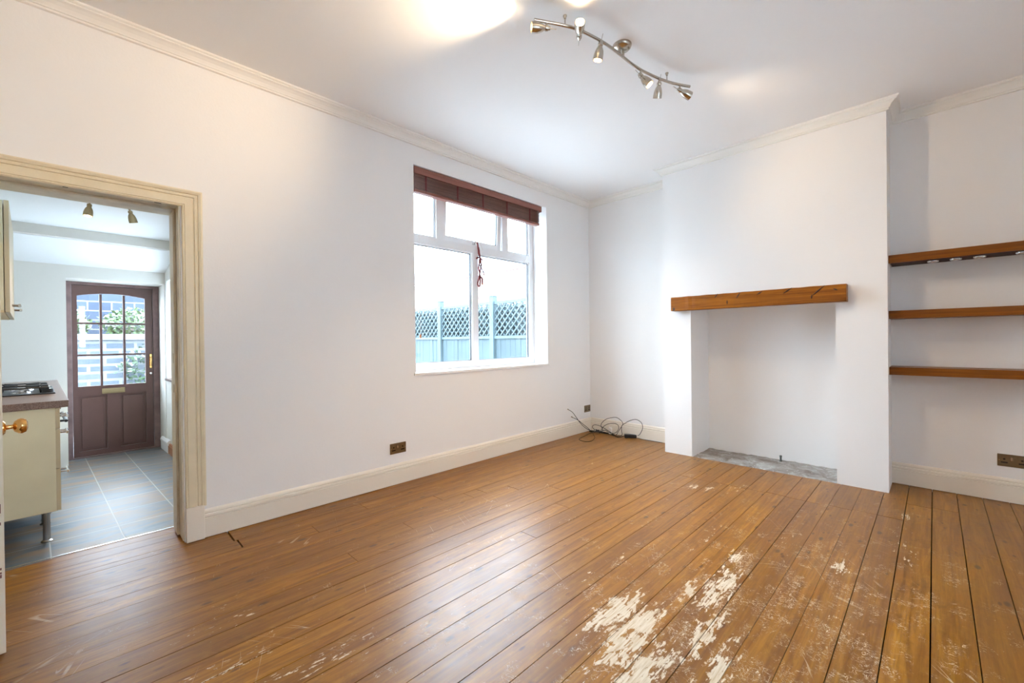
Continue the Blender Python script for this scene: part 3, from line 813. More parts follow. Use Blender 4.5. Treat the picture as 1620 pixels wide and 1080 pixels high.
# marks on the beam: short dark saw chatter strokes and end knot
b = MB()
for (y, z, l, a) in ((1.435, 1.566, .045, .9), (1.075, 1.562, .05, .55), (0.865, 1.564, .075, .60), (0.655, 1.545, .11, .75), (1.245, 1.556, .06, 1.0), (0.545, 1.545, .03, 2.6), (0.70, 1.500, .035, 1.5), (1.34, 1.50, .04, 1.57)):
    dy, dz = -math.cos(a)*l/2, math.sin(a)*l/2
    b.tube([(X0-.0002, y-dy, z-dz), (X0-.0006, y, z), (X0-.0002, y+dy, z+dz)], [.002, .006, .0015], 6)
b.build('saw_mark', 'wood_mark', mo)
b = MB().lathe([(0, 0), (.013, .0005), (.018, .0012), (.012, .0016), (0, .0017)], (X0+.0012, 1.845, 1.466), (-1, 0, 0), 14)
b.build('knot', 'wood_mark', mo)

b = MB(); rr = random.Random(11)
nx, ny = 14, 34; vs = []; fs = []
for i in range(nx+1):
    for j in range(ny+1):
        vs.append((CX+0.002+(OX-CX-.003)*i/nx, OY0+.001+(OY1-OY0-.002)*j/ny, -0.004+rr.uniform(-.004, .004)+(.003 if i > 10 else 0)))
for i in range(nx):
    for j in range(ny):
        a = i*(ny+1)+j; fs.append((a, a+1, a+ny+2, a+ny+1))
b.add(vs, fs)
b.box(CX+0.002, OX-.001, OY0+.001, OY1-.001, -0.05, -0.009)
ho = b.build('hearth', 'hearth_concrete')
tag(ho, 'rough dusty grey concrete hearth in the fireplace opening', 'hearth')
# row of mortar and plaster crumbs in front of the hearth
b = MB()
for i in range(46):
    y = OY0+(OY1-OY0)*rr.random(); s_ = rr.uniform(.002, .006)
    x = CX+rr.uniform(-.006, .02)
    b.add([(x, y, 0.0), (x+s_, y+s_*.3, 0), (x+s_*.3, y+s_, 0), (x+s_*.4, y+s_*.4, s_*.8)], [(0, 2, 1), (0, 1, 3), (1, 2, 3), (2, 0, 3)])
b.build('mortar_crumb', 'render_pale', ho)['kind'] = 'stuff'
b = MB()
b.lathe([(.012, -.012), (.012, .004), (.0085, .006), (.0085, .034), (.0105, .036), (.0105, .050), (.006, .052), (0, .052)], (4.625, 1.036, 0.004), (0, 0, 1), 14)
po = b.build('pipe_stub', 'copper_grey', smooth=True)
tag(po, 'short capped grey pipe stub rising from the back of the hearth', 'pipe')

# ------------------------------------------------------------------ alcove shelves
SX = 4.315
def shelf(z0, z1, label, lights=False):
    o = MB().box(SX, RXR-.0005, YB+.6, CY0-.0006, z0, z1).build('alcove_shelf', 'shelf_wood', bevel=0.0015, base=(4.43, -.25, z0))
    tag(o, label, 'shelf', 'floating shelves in the alcove right of the fireplace')
    return o
s_top = shelf(1.728, 1.788, 'chunky oak coloured shelf with small round downlights beneath, highest in the alcove')
s_mid = shelf(1.306, 1.366, 'plain oak coloured floating shelf midway between the two other alcove shelves')
s_low = shelf(0.880, 0.938, 'oak coloured floating shelf nearest the floor in the alcove')
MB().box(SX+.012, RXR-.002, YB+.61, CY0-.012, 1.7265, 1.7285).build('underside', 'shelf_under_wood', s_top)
for y in (0.004, -0.112, -0.228, -.42, -.56):
    b = MB().lathe([(0, -.001), (.030, -.001), (.032, -.004), (.031, -.010), (.026, -.014), (.022, -.010), (0, -.0095)], (4.405, y, 1.728), (0, 0, 1), 24)
    d = b.build('downlight', 'chrome', s_top, smooth=True)
    MB().lathe([(0, -.0095), (.021, -.0095), (.018, -.0150), (.009, -.0175), (0, -.018)], (4.405, y, 1.728), (0, 0, 1), 20).build('lens', 'lens_glass', d, smooth=True)
MB().tube([(4.33, CY0-.004, 1.724), (4.42, CY0-.006, 1.722), (4.54, CY0-.004, 1.7235)], 0.003, 6).build('lighting_cable', 'white_plastic', s_top)

# ------------------------------------------------------------------ wall sockets
def socket(name, origin, du, label, wdt=0.146, single=False):
    """du: direction along the wall to the reader's right; origin: lower left corner on the wall face"""
    o_ = Vector(origin); d = Vector(du).normalized(); nrm = Vector((d.y, -d.x, 0))   # out of the wall
    root = empty(name, o_)
    tag(root, label, 'socket')
    def bx(m_, a, c, z0, z1, p0, p1):
        P = [o_+d*a_+nrm*p_+Vector((0, 0, z_)) for z_ in (z0, z1) for (a_, p_) in ((a, p0), (c, p0), (c, p1), (a, p1))]
        m_.add(P, [(0, 3, 2, 1), (4, 5, 6, 7), (0, 1, 5, 4), (1, 2, 6, 5), (2, 3, 7, 6), (3, 0, 4, 7)])
    pm = MB(); bx(pm, 0, wdt, 0, 0.086, 0.0003, 0.006); pm.build('plate', 'bronze_plate', root, bevel=0.002)
    cs = (wdt*.22, wdt*.78)
    for c in cs:
        hm = MB()
        hm.lathe([(0, 0), (.0062, 0), (.0062, .0009), (0, .0009)], o_+d*c+Vector((0, 0, .052))+nrm*.006, nrm, 14)
        bx(hm, c-.016, c+.016, .024, .033, .0061, .0069)
        hm.build('pin_holes', 'dark_hole', root)
    for k, a in enumerate((wdt/2-.012, wdt/2+.002)):
        sm = MB(); bx(sm, a, a+.010, .045, .068, .006, .0105); sm.build('rocker_switch', 'nickel' if k == 0 else 'bronze_plate', root, bevel=0.001)
    for c in (wdt*.06+.0, wdt*.94):
        s2 = MB(); s2.lathe([(0, 0), (.0035, 0), (.0035, .001), (0, .001)], o_+d*c+Vector((0, 0, .043))+nrm*.006, nrm, 10)
        s2.build('screw', 'aged_brass', root)
    return root
socket('wall_socket', (1.730, WY-e, 0.252), (1, 0, 0), 'bronze double wall socket under the left end of the window')
socket('wall_socket', (4.440, WY-e, 0.246), (1, 0, 0), 'small dark bronze socket above the heap of cables in the corner', wdt=0.128)
socket('wall_socket', (RXR-e, -0.312, 0.250), (0, -1, 0), 'bronze double wall socket above the skirting beneath the shelves')

# ------------------------------------------------------------------ cables in the corner
def smooth_path(pts, n=None):
    return wob(pts, n or len(pts)*6, 0.0)
def on_floor(p): return (p[0], p[1], max(p[2], .0045))
c1 = MB()
c1.tube(smooth_path([(4.086, 3.12, .325), (4.148, 3.115, .29), (4.21, 3.11, .226), (4.273, 3.108, .16), (4.338, 3.10, .100), (4.421, 3.09, .045), (4.50, 3.06, .012), (4.54, 3.00, .008), (4.555, 2.88, .008)]), .0034, 7)
o1 = c1.build('power_cable', 'cable_black'); tag(o1, 'thin black cable arching highest up the wall left of the corner', 'cable', 'loose cables heaped in the corner')
c1 = MB().lathe([(.004, 0), (.0045, .003), (.0045, .014), (.0065, .015), (.0065, .026), (0, .027)], (4.086, 3.12, .325), (-.6, 0.1, .35), 12)
c1.build('connector', 'nickel', o1, smooth=True)
c1 = MB()
c1.tube(smooth_path([(4.149, 3.115, .227), (4.244, 3.11, .185), (4.341, 3.105, .122), (4.44, 3.095, .055), (4.50, 3.09, .012), (4.53, 3.03, .006), (4.45, 3.04, .005), (4.397, 3.04, .005), (4.229, 3.00, .005), (4.072, 2.965, .005), (4.015, 2.895, .005), (4.017, 2.82, .005), (4.099, 2.802, .005), (4.251, 2.867, .005), (4.345, 2.947, .005), (4.42, 3.01, .006)]), .0034, 7)
o2 = c1.build('power_cable', 'cable_black'); tag(o2, 'black cable with a loop lying forward on the floorboards', 'cable', 'loose cables heaped in the corner')
MB().lathe([(.005, 0), (.005, .016), (.007, .017), (.007, .026), (0, .027)], (4.149, 3.115, .227), (-.6, .05, .3), 12).build('connector', 'nickel', o2, smooth=True)
c1 = MB()
c1.tube(smooth_path([(4.50, 3.05, .02), (4.44, 2.995, .048), (4.43, 3.023, .077), (4.42, 2.994, .111), (4.42, 2.926, .115), (4.43, 2.848, .088), (4.45, 2.783, .050), (4.47, 2.72, .012)]), .0034, 7)
c1.tube(smooth_path([(4.52, 2.95, .01), (4.50, 2.919, .052), (4.49, 2.935, .098), (4.485, 2.918, .139), (4.49, 2.85, .195), (4.50, 2.741, .225), (4.50, 2.678, .208), (4.49, 2.631, .167), (4.48, 2.658, .108), (4.47, 2.685, .060), (4.46, 2.71, .010)]), .0034, 7)
o3 = c1.build('power_cable', 'cable_black'); tag(o3, 'black cable standing in tall loops against the recess skirting', 'cable', 'loose cables heaped in the corner')
c1 = MB()
c1.tube(smooth_path([(4.44, 2.93, .012), (4.43, 2.893, .062), (4.42, 2.848, .116), (4.42, 2.782, .153), (4.43, 2.707, .168), (4.43, 2.66, .151), (4.43, 2.652, .115), (4.44, 2.687, .065), (4.45, 2.74, .040), (4.45, 2.805, .045), (4.46, 2.859, .06), (4.47, 2.93, .03), (4.50, 3.02, .008)]), .0032, 7)
o4 = c1.build('power_cable', 'cable_black'); tag(o4, 'black cable in a low flattened loop in the middle of the heap', 'cable', 'loose cables heaped in the corner')
# charger brick with its lead
ad = empty('power_adapter', (4.52, 2.555, 0))
tag(ad, 'black charger brick on the floor with its lead in a round loop', 'charger')
c1 = MB()
P0 = Vector((4.475, 2.600, 0)); P1 = Vector((4.560, 2.480, 0)); dd = (P1-P0).normalized(); nn = Vector((-dd.y, dd.x, 0))
if nn.x < 0: nn = -nn
L = (P1-P0).length
pr = [P0, P1, P1+nn*.062, P0+nn*.062]
c1.add([(*p.xy, .0008) for p in pr]+[(*p.xy, .042) for p in pr], [(0, 3, 2, 1), (4, 5, 6, 7), (0, 1, 5, 4), (1, 2, 6, 5), (2, 3, 7, 6), (3, 0, 4, 7)])
c1.build('brick', 'black_plastic', ad, bevel=0.006)
c1 = MB()
c1.tube(smooth_path([(4.575, 2.500, .03), (4.53, 2.440, .055), (4.515, 2.392, .133), (4.515, 2.396, .186), (4.52, 2.425, .214), (4.525, 2.484, .229), (4.52, 2.555, .206), (4.51, 2.617, .166), (4.50, 2.650, .135), (4.49, 2.650, .08), (4.48, 2.64, .03), (4.46, 2.70, .006), (4.50, 2.80, .006), (4.52, 2.88, .012)]), .0036, 7)
c1.tube(smooth_path([(4.60, 2.50, .01), (4.555, 2.44, .005), (4.55, 2.30, .005), (4.548, 2.14, .005)]) if False else smooth_path([(4.545, 2.475, .01), (4.543, 2.42, .005), (4.542, 2.30, .005), (4.540, 2.16, .005)]), .003, 7)
c1.tube(smooth_path([(4.49, 2.60, .03), (4.45, 2.65, .006), (4.46, 2.72, .005), (4.52, 2.80, .005), (4.53, 2.87, .006)]), .0034, 7)
c1.build('lead', 'cable_black', ad)
# small white plug leaning among the cables
pg = MB()
pg.box(4.492, 4.520, 2.795, 2.835, .040, .085); pg.box(4.500, 4.512, 2.802, 2.808, .085, .103); pg.box(4.500, 4.512, 2.822, 2.828, .085, .103)
pg.box(4.495, 4.517, 2.80, 2.83, .012, .040)
po = pg.build('plug', 'white_plastic', bevel=0.003); tag(po, 'small white plug standing in the cables by the recess skirting', 'plug')
b = MB()
rr = random.Random(21)
for k in range(7):
    b.tube(wob([(4.53, 3.04, .010+.003*k), (4.50+.004*k, 2.99, .012+.003*k), (4.49-.003*k, 2.93, .012+.002*k), (4.50, 2.86+.006*k, .010+.002*k), (4.51, 2.80-.008*k, .008)], 16, .004, k+30), .0034, 6)
o5 = b.build('cable_bundle', 'cable_black'); tag(o5, 'thick knot of folded black cables tight in the corner', 'cable', 'loose cables heaped in the corner')
MB().box(4.47, 4.515, 3.06, 3.10, .004, .018).build('cable_tie', 'leaf_green', o5, bevel=0.002)

# ------------------------------------------------------------------ ceiling spotlight bar
BZ = 2.875
cl = empty('ceiling_spotlight', (2.274, 1.312, HC))
tag(cl, 'wavy nickel ceiling light bar with six adjustable spotlight heads', 'ceiling light')
barp = [(1.691, 1.494), (1.75, 1.459), (1.84, 1.407), (1.909, 1.376), (1.975, 1.358), (2.075, 1.337), (2.178, 1.324), (2.284, 1.319), (2.381, 1.315), (2.48, 1.305), (2.55, 1.291), (2.663, 1.262), (2.751, 1.231), (2.829, 1.194), (2.89, 1.16)]
MB().tube(wob([(x, y, BZ) for x, y in barp], 70, 0), .0085, 12).build('bar', 'nickel', cl, smooth=True)
MB().lathe([(0, 0), (.056, 0), (.056, -.004), (.053, -.014), (.045, -.022), (.018, -.027), (0, -.028)], (2.274, 1.312, HC-.0002), (0, 0, 1), 36).build('ceiling_rose', 'nickel', cl, smooth=True)
for dx in (-.022, .022): MB().tube([(2.274+dx, 1.316, HC-.02), (2.276+dx, 1.318, BZ+.004)], .0065, 10).build('rose_stem', 'nickel', cl, smooth=True)
for (x, y) in ((1.843, 1.406), (2.722, 1.242)):
    b = MB(); b.tube([(x, y, BZ), (x, y, HC-.012)], .004, 8); b.lathe([(.011, 0), (.011, -.004), (.007, -.012), (.006, -.018)], (x, y, HC-.0002), (0, 0, 1), 16)
    b.build('support_rod', 'nickel', cl, smooth=True)
fw, lt, rt, up, dn = Vector((.707, .707, 0)), Vector((-.707, .707, 0)), Vector((.707, -.707, 0)), Vector((0, 0, 1)), Vector((0, 0, -1))
heads = [((1.752, 1.458), .028, lt*.97-fw*.14+dn*.03, .95), ((1.925, 1.372), .032, -fw*.88+up*.22+lt*.10, .75), ((2.080, 1.336), .014, dn*.93+lt*.16+fw*.22, .9),
         ((2.485, 1.304), .034, dn*.66+rt*.52-fw*.14, .45), ((2.655, 1.264), .030, dn*.86+fw*.48, .5), ((2.820, 1.199), .034, rt*.85+dn*.30+fw*.22, .25)]
shade_prof = [(.0125, .000), (.0145, .004), (.0145, .016), (.012, .018), (.014, .024), (.0195, .034), (.0235, .046), (.0262, .060), (.0275, .074), (.0278, .092), (.0264, .092), (.0260, .074), (.024, .056), (.020, .042), (.014, .034), (.010, .028)]
def spot_lamp(loc, d, power, size=math.radians(92), blend=1.0):
    L_ = bpy.data.lights.new('spot_beam', 'SPOT'); L_.energy = power; L_.color = WARM
    L_.spot_size = size; L_.spot_blend = blend; L_.shadow_soft_size = 0.02
    o = bpy.data.objects.new('spot_beam', L_); col.objects.link(o)
    o.location = loc; o.rotation_euler = d.to_track_quat('-Z', 'Y').to_euler()
    return o
for (x, y), drop, d, lit in heads:
    d = d.normalized(); p = Vector((x, y, BZ-drop-.004))
    hd = bpy.data.objects.new('spot_head', None); col.objects.link(hd); hd.parent = cl
    hd.location = p-Vector(cl['org']); hd['org'] = list(p)
    hd.name = 'spot_head'
    b = MB(); b.tube([(x, y, BZ-.004), (x, y, BZ-drop)], .0055, 10); b.build('stem', 'nickel', hd, smooth=True)
    o_ = p-d*.008
    b = MB(); b.lathe(shade_prof, o_, d, 30, cap=False); b.lathe([(0, -.002), (.0125, 0), (.0125, .001)], o_, d, 30, cap=False)
    b.lathe([(.0085, -.010), (.0105, -.006), (.0105, .001)], o_, d, 16)
    sh = b.build('lamp_shade', 'nickel', hd, smooth=True)
    tilt = (d.cross(Vector((.3, .2, 1))).normalized()*.15)
    MB().tube([o_-d*.004, o_-d*.045+tilt*.02], .0018, 6).build('adjusting_pin', 'nickel', hd)
    MB().lathe([(.006, .040), (.012, .048), (.018, .062), (.019, .072), (.0, .078)], o_, d, 20).build('bulb', 'bulb_lit', hd, smooth=True)
    la = spot_lamp(o_+d*.095, d, SPOT_POWER*lit)
    la.parent = hd; la.location = (o_+d*.095)-Vector(hd['org'])

# ------------------------------------------------------------------ kitchen shell (turned a few degrees)
UL, UR, VF, KC = -0.72, 0.77, 2.53, 2.20
def kb_(mbuilder, name, m, **kw):
    return kitchen(mbuilder.build(name, m, **kw))
b = MB().box(UL, 1.0, 0.045, VF+.36, -0.05, 0.0)
o = kb_(b, 'floor_kitchen', 'slate_tiles'); struct(o, 'grey and rust coloured slate floor tiles in the kitchen', 'floor')
b = MB()
WV0, WV1, WZk0, WZk1 = 1.10, 2.46, 0.795, 1.86
b.box(UR, 1.02, -0.05, WV0, 0, 2.6); b.box(UR, 1.02, WV1, VF+.36, 0, 2.6); b.box(UR, 1.02, WV0, WV1, 0, WZk0); b.box(UR, 1.02, WV0, WV1, WZk1, 2.6)
o = kb_(b, 'wall_kitchen_right', 'kitchen_paint'); struct(o, 'pale kitchen side wall with the window', 'wall')
b = MB()
DU0, DU1, DZk = 0.018, 0.765, 1.832
b.box(UL-.2, DU0, VF, VF+.40, 0, 2.6); b.box(DU0, DU1, VF, VF+.40, DZk, 2.6); b.box(DU1, 1.0, VF, VF+.40, 0, 2.6)
o = kb_(b, 'wall_kitchen_far', 'kitchen_paint'); struct(o, 'pale grey kitchen end wall around the brown outside door', 'wall')
o = kb_(MB().box(UL-.2, UL, 0.05, VF, 0, 2.6), 'wall_kitchen_left', 'kitchen_paint'); struct(o, 'kitchen wall behind the cupboards', 'wall')
# ceiling: flat part, bulkhead beam, sloped lean-to part
b = MB()
b.box(UL, UR, 0.06, 1.99, KC, KC+.12)
o = kb_(b, 'ceiling_kitchen', 'kitchen_ceiling_paint'); struct(o, 'flat pale blue white kitchen ceiling', 'ceiling')
b = MB().box(UL, UR, 1.93, 1.99, KC-.085, KC-.0005)
o = kb_(b, 'trim_3', 'kitchen_paint'); struct(o, 'shallow boxed beam across the kitchen ceiling', 'beam')
b = MB()
prof = [(1.9905, KC-.090), (VF-.001, 1.955), (VF-.001, 2.1), (1.9905, KC+.1)]
b.prism(prof, UL, UR, lambda t_, p, q: (t_, p, q))
o = kb_(b, 'ceiling_slope', 'kitchen_ceiling_paint'); struct(o, 'sloping pale kitchen ceiling down to the outside door', 'ceiling')
# kitchen window in the side wall
wk = empty('window_2', (UR+.2, (WV0+WV1)/2, WZk0))
b = MB()
fx0, fx1 = UR+.17, UR+.22
for (a, c, d, h) in ((WV0, WV0+.06, WZk0, WZk1), (WV1-.06, WV1, WZk0, WZk1), (WV0+.06, WV1-.06, WZk0, WZk0+.06), (WV0+.06, WV1-.06, WZk1-.06, WZk1), ((WV0+WV1)/2-.03, (WV0+WV1)/2+.03, WZk0+.06, WZk1-.06)):
    b.box(fx0, fx1, a+.0005, c-.0005, d+.0005, h-.0005)
b.build('window_frame', 'upvc', wk, bevel=0.003)
MB().box(fx0+.02, fx0+.024, WV0+.05, WV1-.05, WZk0+.05, WZk1-.05).build('pane', 'window_glass', wk)
MB().box(UR-.02, fx0, WV0-.02, WV1+.03, WZk0-.018, WZk0+.006).build('window_sill', 'worktop_laminate', wk, bevel=0.003)
kitchen(wk); struct(wk, 'white framed kitchen window with a tiled sill beside the outside door', 'window')
# skirting bits
b = MB().box(UR-.022, UR-.0005, 1.2, 2.36, .002, .085).box(UR-.014, UR-.0005, 1.2, 2.36, .085, .105)
o = kb_(b, 'baseboard_kitchen', 'brown_wood'); struct(o, 'brown wooden kitchen skirting under the window', 'skirting board')
b = MB()
b.prism([(0, .002), (.022, .002), (.022, .085), (.028, .095), (.028, .115), (.012, .135), (0, .14)], 2.36, VF+.2, lambda t_, p, q: (UR-.0005-p-.0, t_, q))
o = kb_(b, 'baseboard_corner_kitchen', 'sill_paint'); struct(o, 'white skirting block at the corner by the outside door', 'skirting board')

# ------------------------------------------------------------------ brown outside door
kd = empty('door_3', (.39, VF+.33, 0))
v0, v1 = VF+.33, VF+.372
Ld, Rd, Td = .070, .708, 1.800
b = MB()
b.box(DU0+.001, Ld-.003, v0-.02, v1+.03, .002, DZk-.001); b.box(Rd+.003, DU1-.001, v0-.02, v1+.03, .002, DZk-.001); b.box(Ld-.003, Rd+.003, v0-.02, v1+.03, Td+.003, DZk-.001)
b.build('door_frame', 'frame_worn_paint', kd, bevel=0.002)
G0, G1, GZ0, GZ1 = .108, .645, .742, 1.70
b = MB()
b.box(Ld, G0, v0, v1, .01, Td); b.box(G1, Rd, v0, v1, .01, Td); b.box(G0, G1, v0, v1, .01, .065)
b.box(G0, G1, v0, v1, .64, GZ0); b.box(.325, .428, v0, v1, .065, .64)
# arched top rail
N = 16; vs = []; fs = []
for i in range(N+1):
    x = G0+(G1-G0)*i/N; tt = (x-(G0+G1)/2)/((G1-G0)/2)
    zz = GZ1-.010+.034*(1-tt*tt)
    for (yy, z_) in ((v0, zz), (v0, Td), (v1, Td), (v1, zz)): vs.append((x, yy, z_))
for i in range(N):
    a = i*4
    fs += [(a+k, a+(k+1) % 4, a+4+(k+1) % 4, a+4+k) for k in range(4)]
fs += [(3, 2, 1, 0), (N*4, N*4+1, N*4+2, N*4+3)]
b.add(vs, fs)
b.build('door_leaf', 'purple_brown_paint', kd)
b = MB()
for x in (.286, .470): b.box(x-.010, x+.010, v0+.004, v1-.004, GZ0, GZ1+.015)
for z in (1.069, 1.403): b.box(G0, G1, v0+.004, v1-.004, z-.010, z+.010)
b.build('glazing_bar', 'purple_brown_paint', kd, bevel=0.002)
us = [G0, .276, .296, .460, .480, G1]; zs = [GZ0, 1.059, 1.079, 1.393, 1.413, GZ1+.03]
for i in range(3):
    for j in range(3):
        MB().box(us[2*i]+.0, us[2*i+1], v0+.018, v0+.022, zs[2*j], zs[2*j+1]).build('pane', 'window_glass', kd)
for (a, c) in ((G0, .325), (.428, G1)):
    b = MB()
    b.box(a+.0005, c-.0005, v0+.016, v1-.010, .066, .639)
    b.build('recessed_panel', 'purple_brown_paint', kd)
    b = MB()
    b.box(a+.022, c-.022, v0+.008, v0+.016, .088, .617)
    b.build('raised_field', 'purple_brown_paint', kd, bevel=0.006)
b = MB(); b.box(.286, .468, v0-.004, v0+.001, .652, .708); b.build('letter_plate', 'aged_brass', kd, bevel=0.002)
b = MB(); b.box(.296, .458, v0-.009, v0-.004, .662, .698); b.build('letter_flap', 'aged_brass', kd, bevel=0.003)
b = MB(); b.box(.677, .701, v0-.006, v0, .905, 1.065)
b.build('handle_plate', 'brass', kd, bevel=0.003)
b = MB(); b.tube([(.689, v0-.006, 1.03), (.689, v0-.042, 1.03), (.688, v0-.048, 1.00), (.687, v0-.046, .95), (.688, v0-.030, .93)], [.007, .007, .008, .007, .005], 10)
b.build('door_handle', 'brass', kd, smooth=True)
MB().lathe([(0, 0), (.012, 0), (.012, .003), (.006, .005), (0, .005)], (.687, v0, .845), (0, -1, 0), 14).build('lock_cylinder', 'chrome', kd, smooth=True)
MB().box(DU0+.002, DU1-.002, v0-.03, v1+.06, .0005, .012).build('threshold', 'frame_worn_paint', kd, bevel=0.002)
kitchen(kd); struct(kd, 'purple brown outside door with nine glass panes and brass letter plate', 'door')

# ------------------------------------------------------------------ kitchen units
def bar_handle(parent, u_, va_, z_, m_='chrome', L_=.12, out=.032):
    b = MB()
    b.box(u_, u_+out, va_-L_/2+.012, va_-L_/2+.022, z_-.005, z_+.005)
    b.box(u_, u_+out, va_+L_/2-.022, va_+L_/2-.012, z_-.005, z_+.005)
    b.box(u_+out-.006, u_+out+.006, va_-L_/2, va_+L_/2, z_-.009, z_+.009)
    return b.build('handle', m_, parent, bevel=0.003)
FU = -0.104   # front plane of drawer fronts
def base_unit(name, va, vb, fronts, label, cat, leg=True):
    root = empty(name, (FU-.3, (va+vb)/2, 0))
    b = MB(); b.box(UL+.01, FU-.02, va+.018, vb-.001, .185, .803)
    b.build('carcass', 'cabinet_inside', root)
    MB().box(UL+.01, FU-.019, va, va+.0175, .183, .803).build('side_panel', 'cabinet_cream', root, bevel=0.001)
    for (z0, z1, hz) in fronts:
        d = MB().box(FU-.019, FU, va+.0005, vb-.0015, z0, z1).build('drawer_front' if len(fronts) > 1 else 'cupboard_door', 'cabinet_door', root, bevel=0.0015)
        bar_handle(d, FU, va+.10 if len(fronts) > 1 else va+.1, hz)
    for v_ in (va+.05, vb-.05):
        for u_ in (FU-.06, UL+.1):
            b = MB(); b.lathe([(.026, .001), (.026, .006), (.017, .012), (.0155, .16), (.024, .172), (.024, .185)], (u_, v_, 0), (0, 0, 1), 18)
            b.build('leg', 'steel', root, smooth=True)
    kitchen(root); tag(root, label, cat)
    return root
base_unit('base_cabinet', .325, .80, [(.186, .435, .405), (.439, .672, .645), (.676, .800, .745)], 'cream kitchen drawer unit on steel legs with end panel facing the doorway', 'kitchen cabinet')
base_unit('base_cabinet', 1.40, VF-.02, [(.186, .800, .745)], 'far cream kitchen cupboard between the oven and the end wall', 'kitchen cabinet')
# oven under the hob
ov = empty('oven', (FU-.3, 1.1, 0))
MB().box(UL+.01, FU-.02, .802, 1.398, .185, .803).build('oven_body', 'steel', ov)
MB().box(FU-.02, FU+.004, .806, 1.394, .20, .69).build('oven_door', 'black_plastic', ov, bevel=0.003)
MB().box(FU-.02, FU+.002, .806, 1.394, .70, .800).build('control_panel', 'steel', ov, bevel=0.002)
b = MB(); b.tube([(FU+.045, .84, .655), (FU+.045, 1.36, .655)], .010, 10); b.box(FU+.002, FU+.045, .86, .88, .648, .662); b.box(FU+.002, FU+.045, 1.32, 1.34, .648, .662)
b.build('oven_handle', 'black_plastic', ov, smooth=True)
for k in range(5):
    MB().lathe([(.020, 0), (.018, .020), (0, .022)], (FU+.002, .90+k*.10, .75), (1, 0, 0), 14).build('control_knob', 'chrome', ov, smooth=True)
for v_ in (.85, 1.35): b = MB(); b.lathe([(.022, .001), (.016, .012), (.016, .185)], (FU-.06, v_, 0), (0, 0, 1), 14); b.build('leg', 'steel', ov)
kitchen(ov); tag(ov, 'built-in oven with dark door under the gas hob', 'oven')
# worktop
b = MB()
pl = [(UL+.001, .30), (-.066, .312), (-.046, VF-.001), (UL+.001, VF-.001)]
b.add([(x, y, .8035) for x, y in pl]+[(x, y, .845) for x, y in pl], [(0, 3, 2, 1), (4, 5, 6, 7), (0, 1, 5, 4), (1, 2, 6, 5), (2, 3, 7, 6), (3, 0, 4, 7)])
o = kb_(b, 'worktop', 'worktop_laminate', bevel=0.003, base=(-.4, 1.4, .8035)); tag(o, 'brown speckled laminate worktop carrying the gas hob', 'worktop')
# gas hob
hb = empty('gas_hob', (-.42, 1.25, .845))
H0, H1, V0, V1 = -.66, -.105, .88, 1.46
MB().box(H0, H1, V0, V1, .8455, .853).build('hob_plate', 'black_plastic', hb, bevel=0.003)
b = MB(); b.box(H1-.045, H1-.004, V0+.02, V1-.02, .853, .8545); b.build('steel_trim', 'chrome', hb)
for (uu, vv, rr_) in ((-.52, 1.03, .045), (-.26, 1.03, .035), (-.52, 1.31, .035), (-.26, 1.31, .050)):
    MB().lathe([(rr_+.012, .853), (rr_+.010, .860), (rr_, .862), (rr_, .872), (0, .874)], (uu, vv, 0), (0, 0, 1), 24).build('burner', 'steel', hb, smooth=True)
for vv in (1.03, 1.31):
    b = MB()
    for uu in (-.52, -.26):
        for k in range(4):
            a = PI/4+k*PI/2; ca, sa = math.cos(a), math.sin(a)
            b.tube([(uu+ca*.03, vv+sa*.03, .894), (uu+ca*.115, vv+sa*.115, .896), (uu+ca*.125, vv+sa*.120, .853)], .005, 6)
    b.tube([(-.64, vv-.12, .890), (-.14, vv-.12, .890)], .005, 6); b.tube([(-.64, vv+.12, .890), (-.14, vv+.12, .890)], .005, 6)
    b.box(-.168, -.135, vv-.12, vv-.07, .853, .893); b.box(-.168, -.135, vv+.07, vv+.12, .853, .893)
    b.build('pan_support', 'iron', hb)
for k in range(4):
    MB().lathe([(.017, .8545), (.015, .874), (0, .876)], (-.128, .98+k*.10, 0), (0, 0, 1), 14).build('control_knob', 'chrome' if k % 2 else 'black_plastic', hb, smooth=True)
kitchen(hb); tag(hb, 'black and chrome gas hob with iron pan supports set in the worktop', 'hob')
# wall cabinets
def wall_unit(va, vb, label):
    root = empty('wall_cabinet', (-.5, (va+vb)/2, 1.36))
    FUu = -.288
    MB().box(UL+.001, FUu-.022, va+.001, vb-.001, 1.375, 1.975).build('carcass', 'cabinet_cream', root, bevel=0.001)
    MB().box(UL+.001, FUu-.022, va+.001, vb-.001, 1.360, 1.374).build('light_pelmet', 'cabinet_inside', root)
    d = MB().box(FUu-.019, FUu, va+.002, vb-.002, 1.362, 1.978).build('cupboard_door', 'cabinet_door', root, bevel=0.002)
    b = MB()
    for v_ in (vb-.15, vb-.06): b.tube([(FUu, v_, 1.425), (FUu+.03, v_, 1.425)], .005, 8)
    b.tube([(FUu+.030, vb-.18, 1.425), (FUu+.030, vb-.03, 1.425)], .007, 8)
    b.build('handle', 'nickel', d, smooth=True)
    kitchen(root); tag(root, label, 'kitchen cabinet', )
wall_unit(.20, .71, 'nearer cream wall cupboard above the worktop, partly hidden by the open door')
wall_unit(.715, 1.225, 'farther cream wall cupboard above the hob')

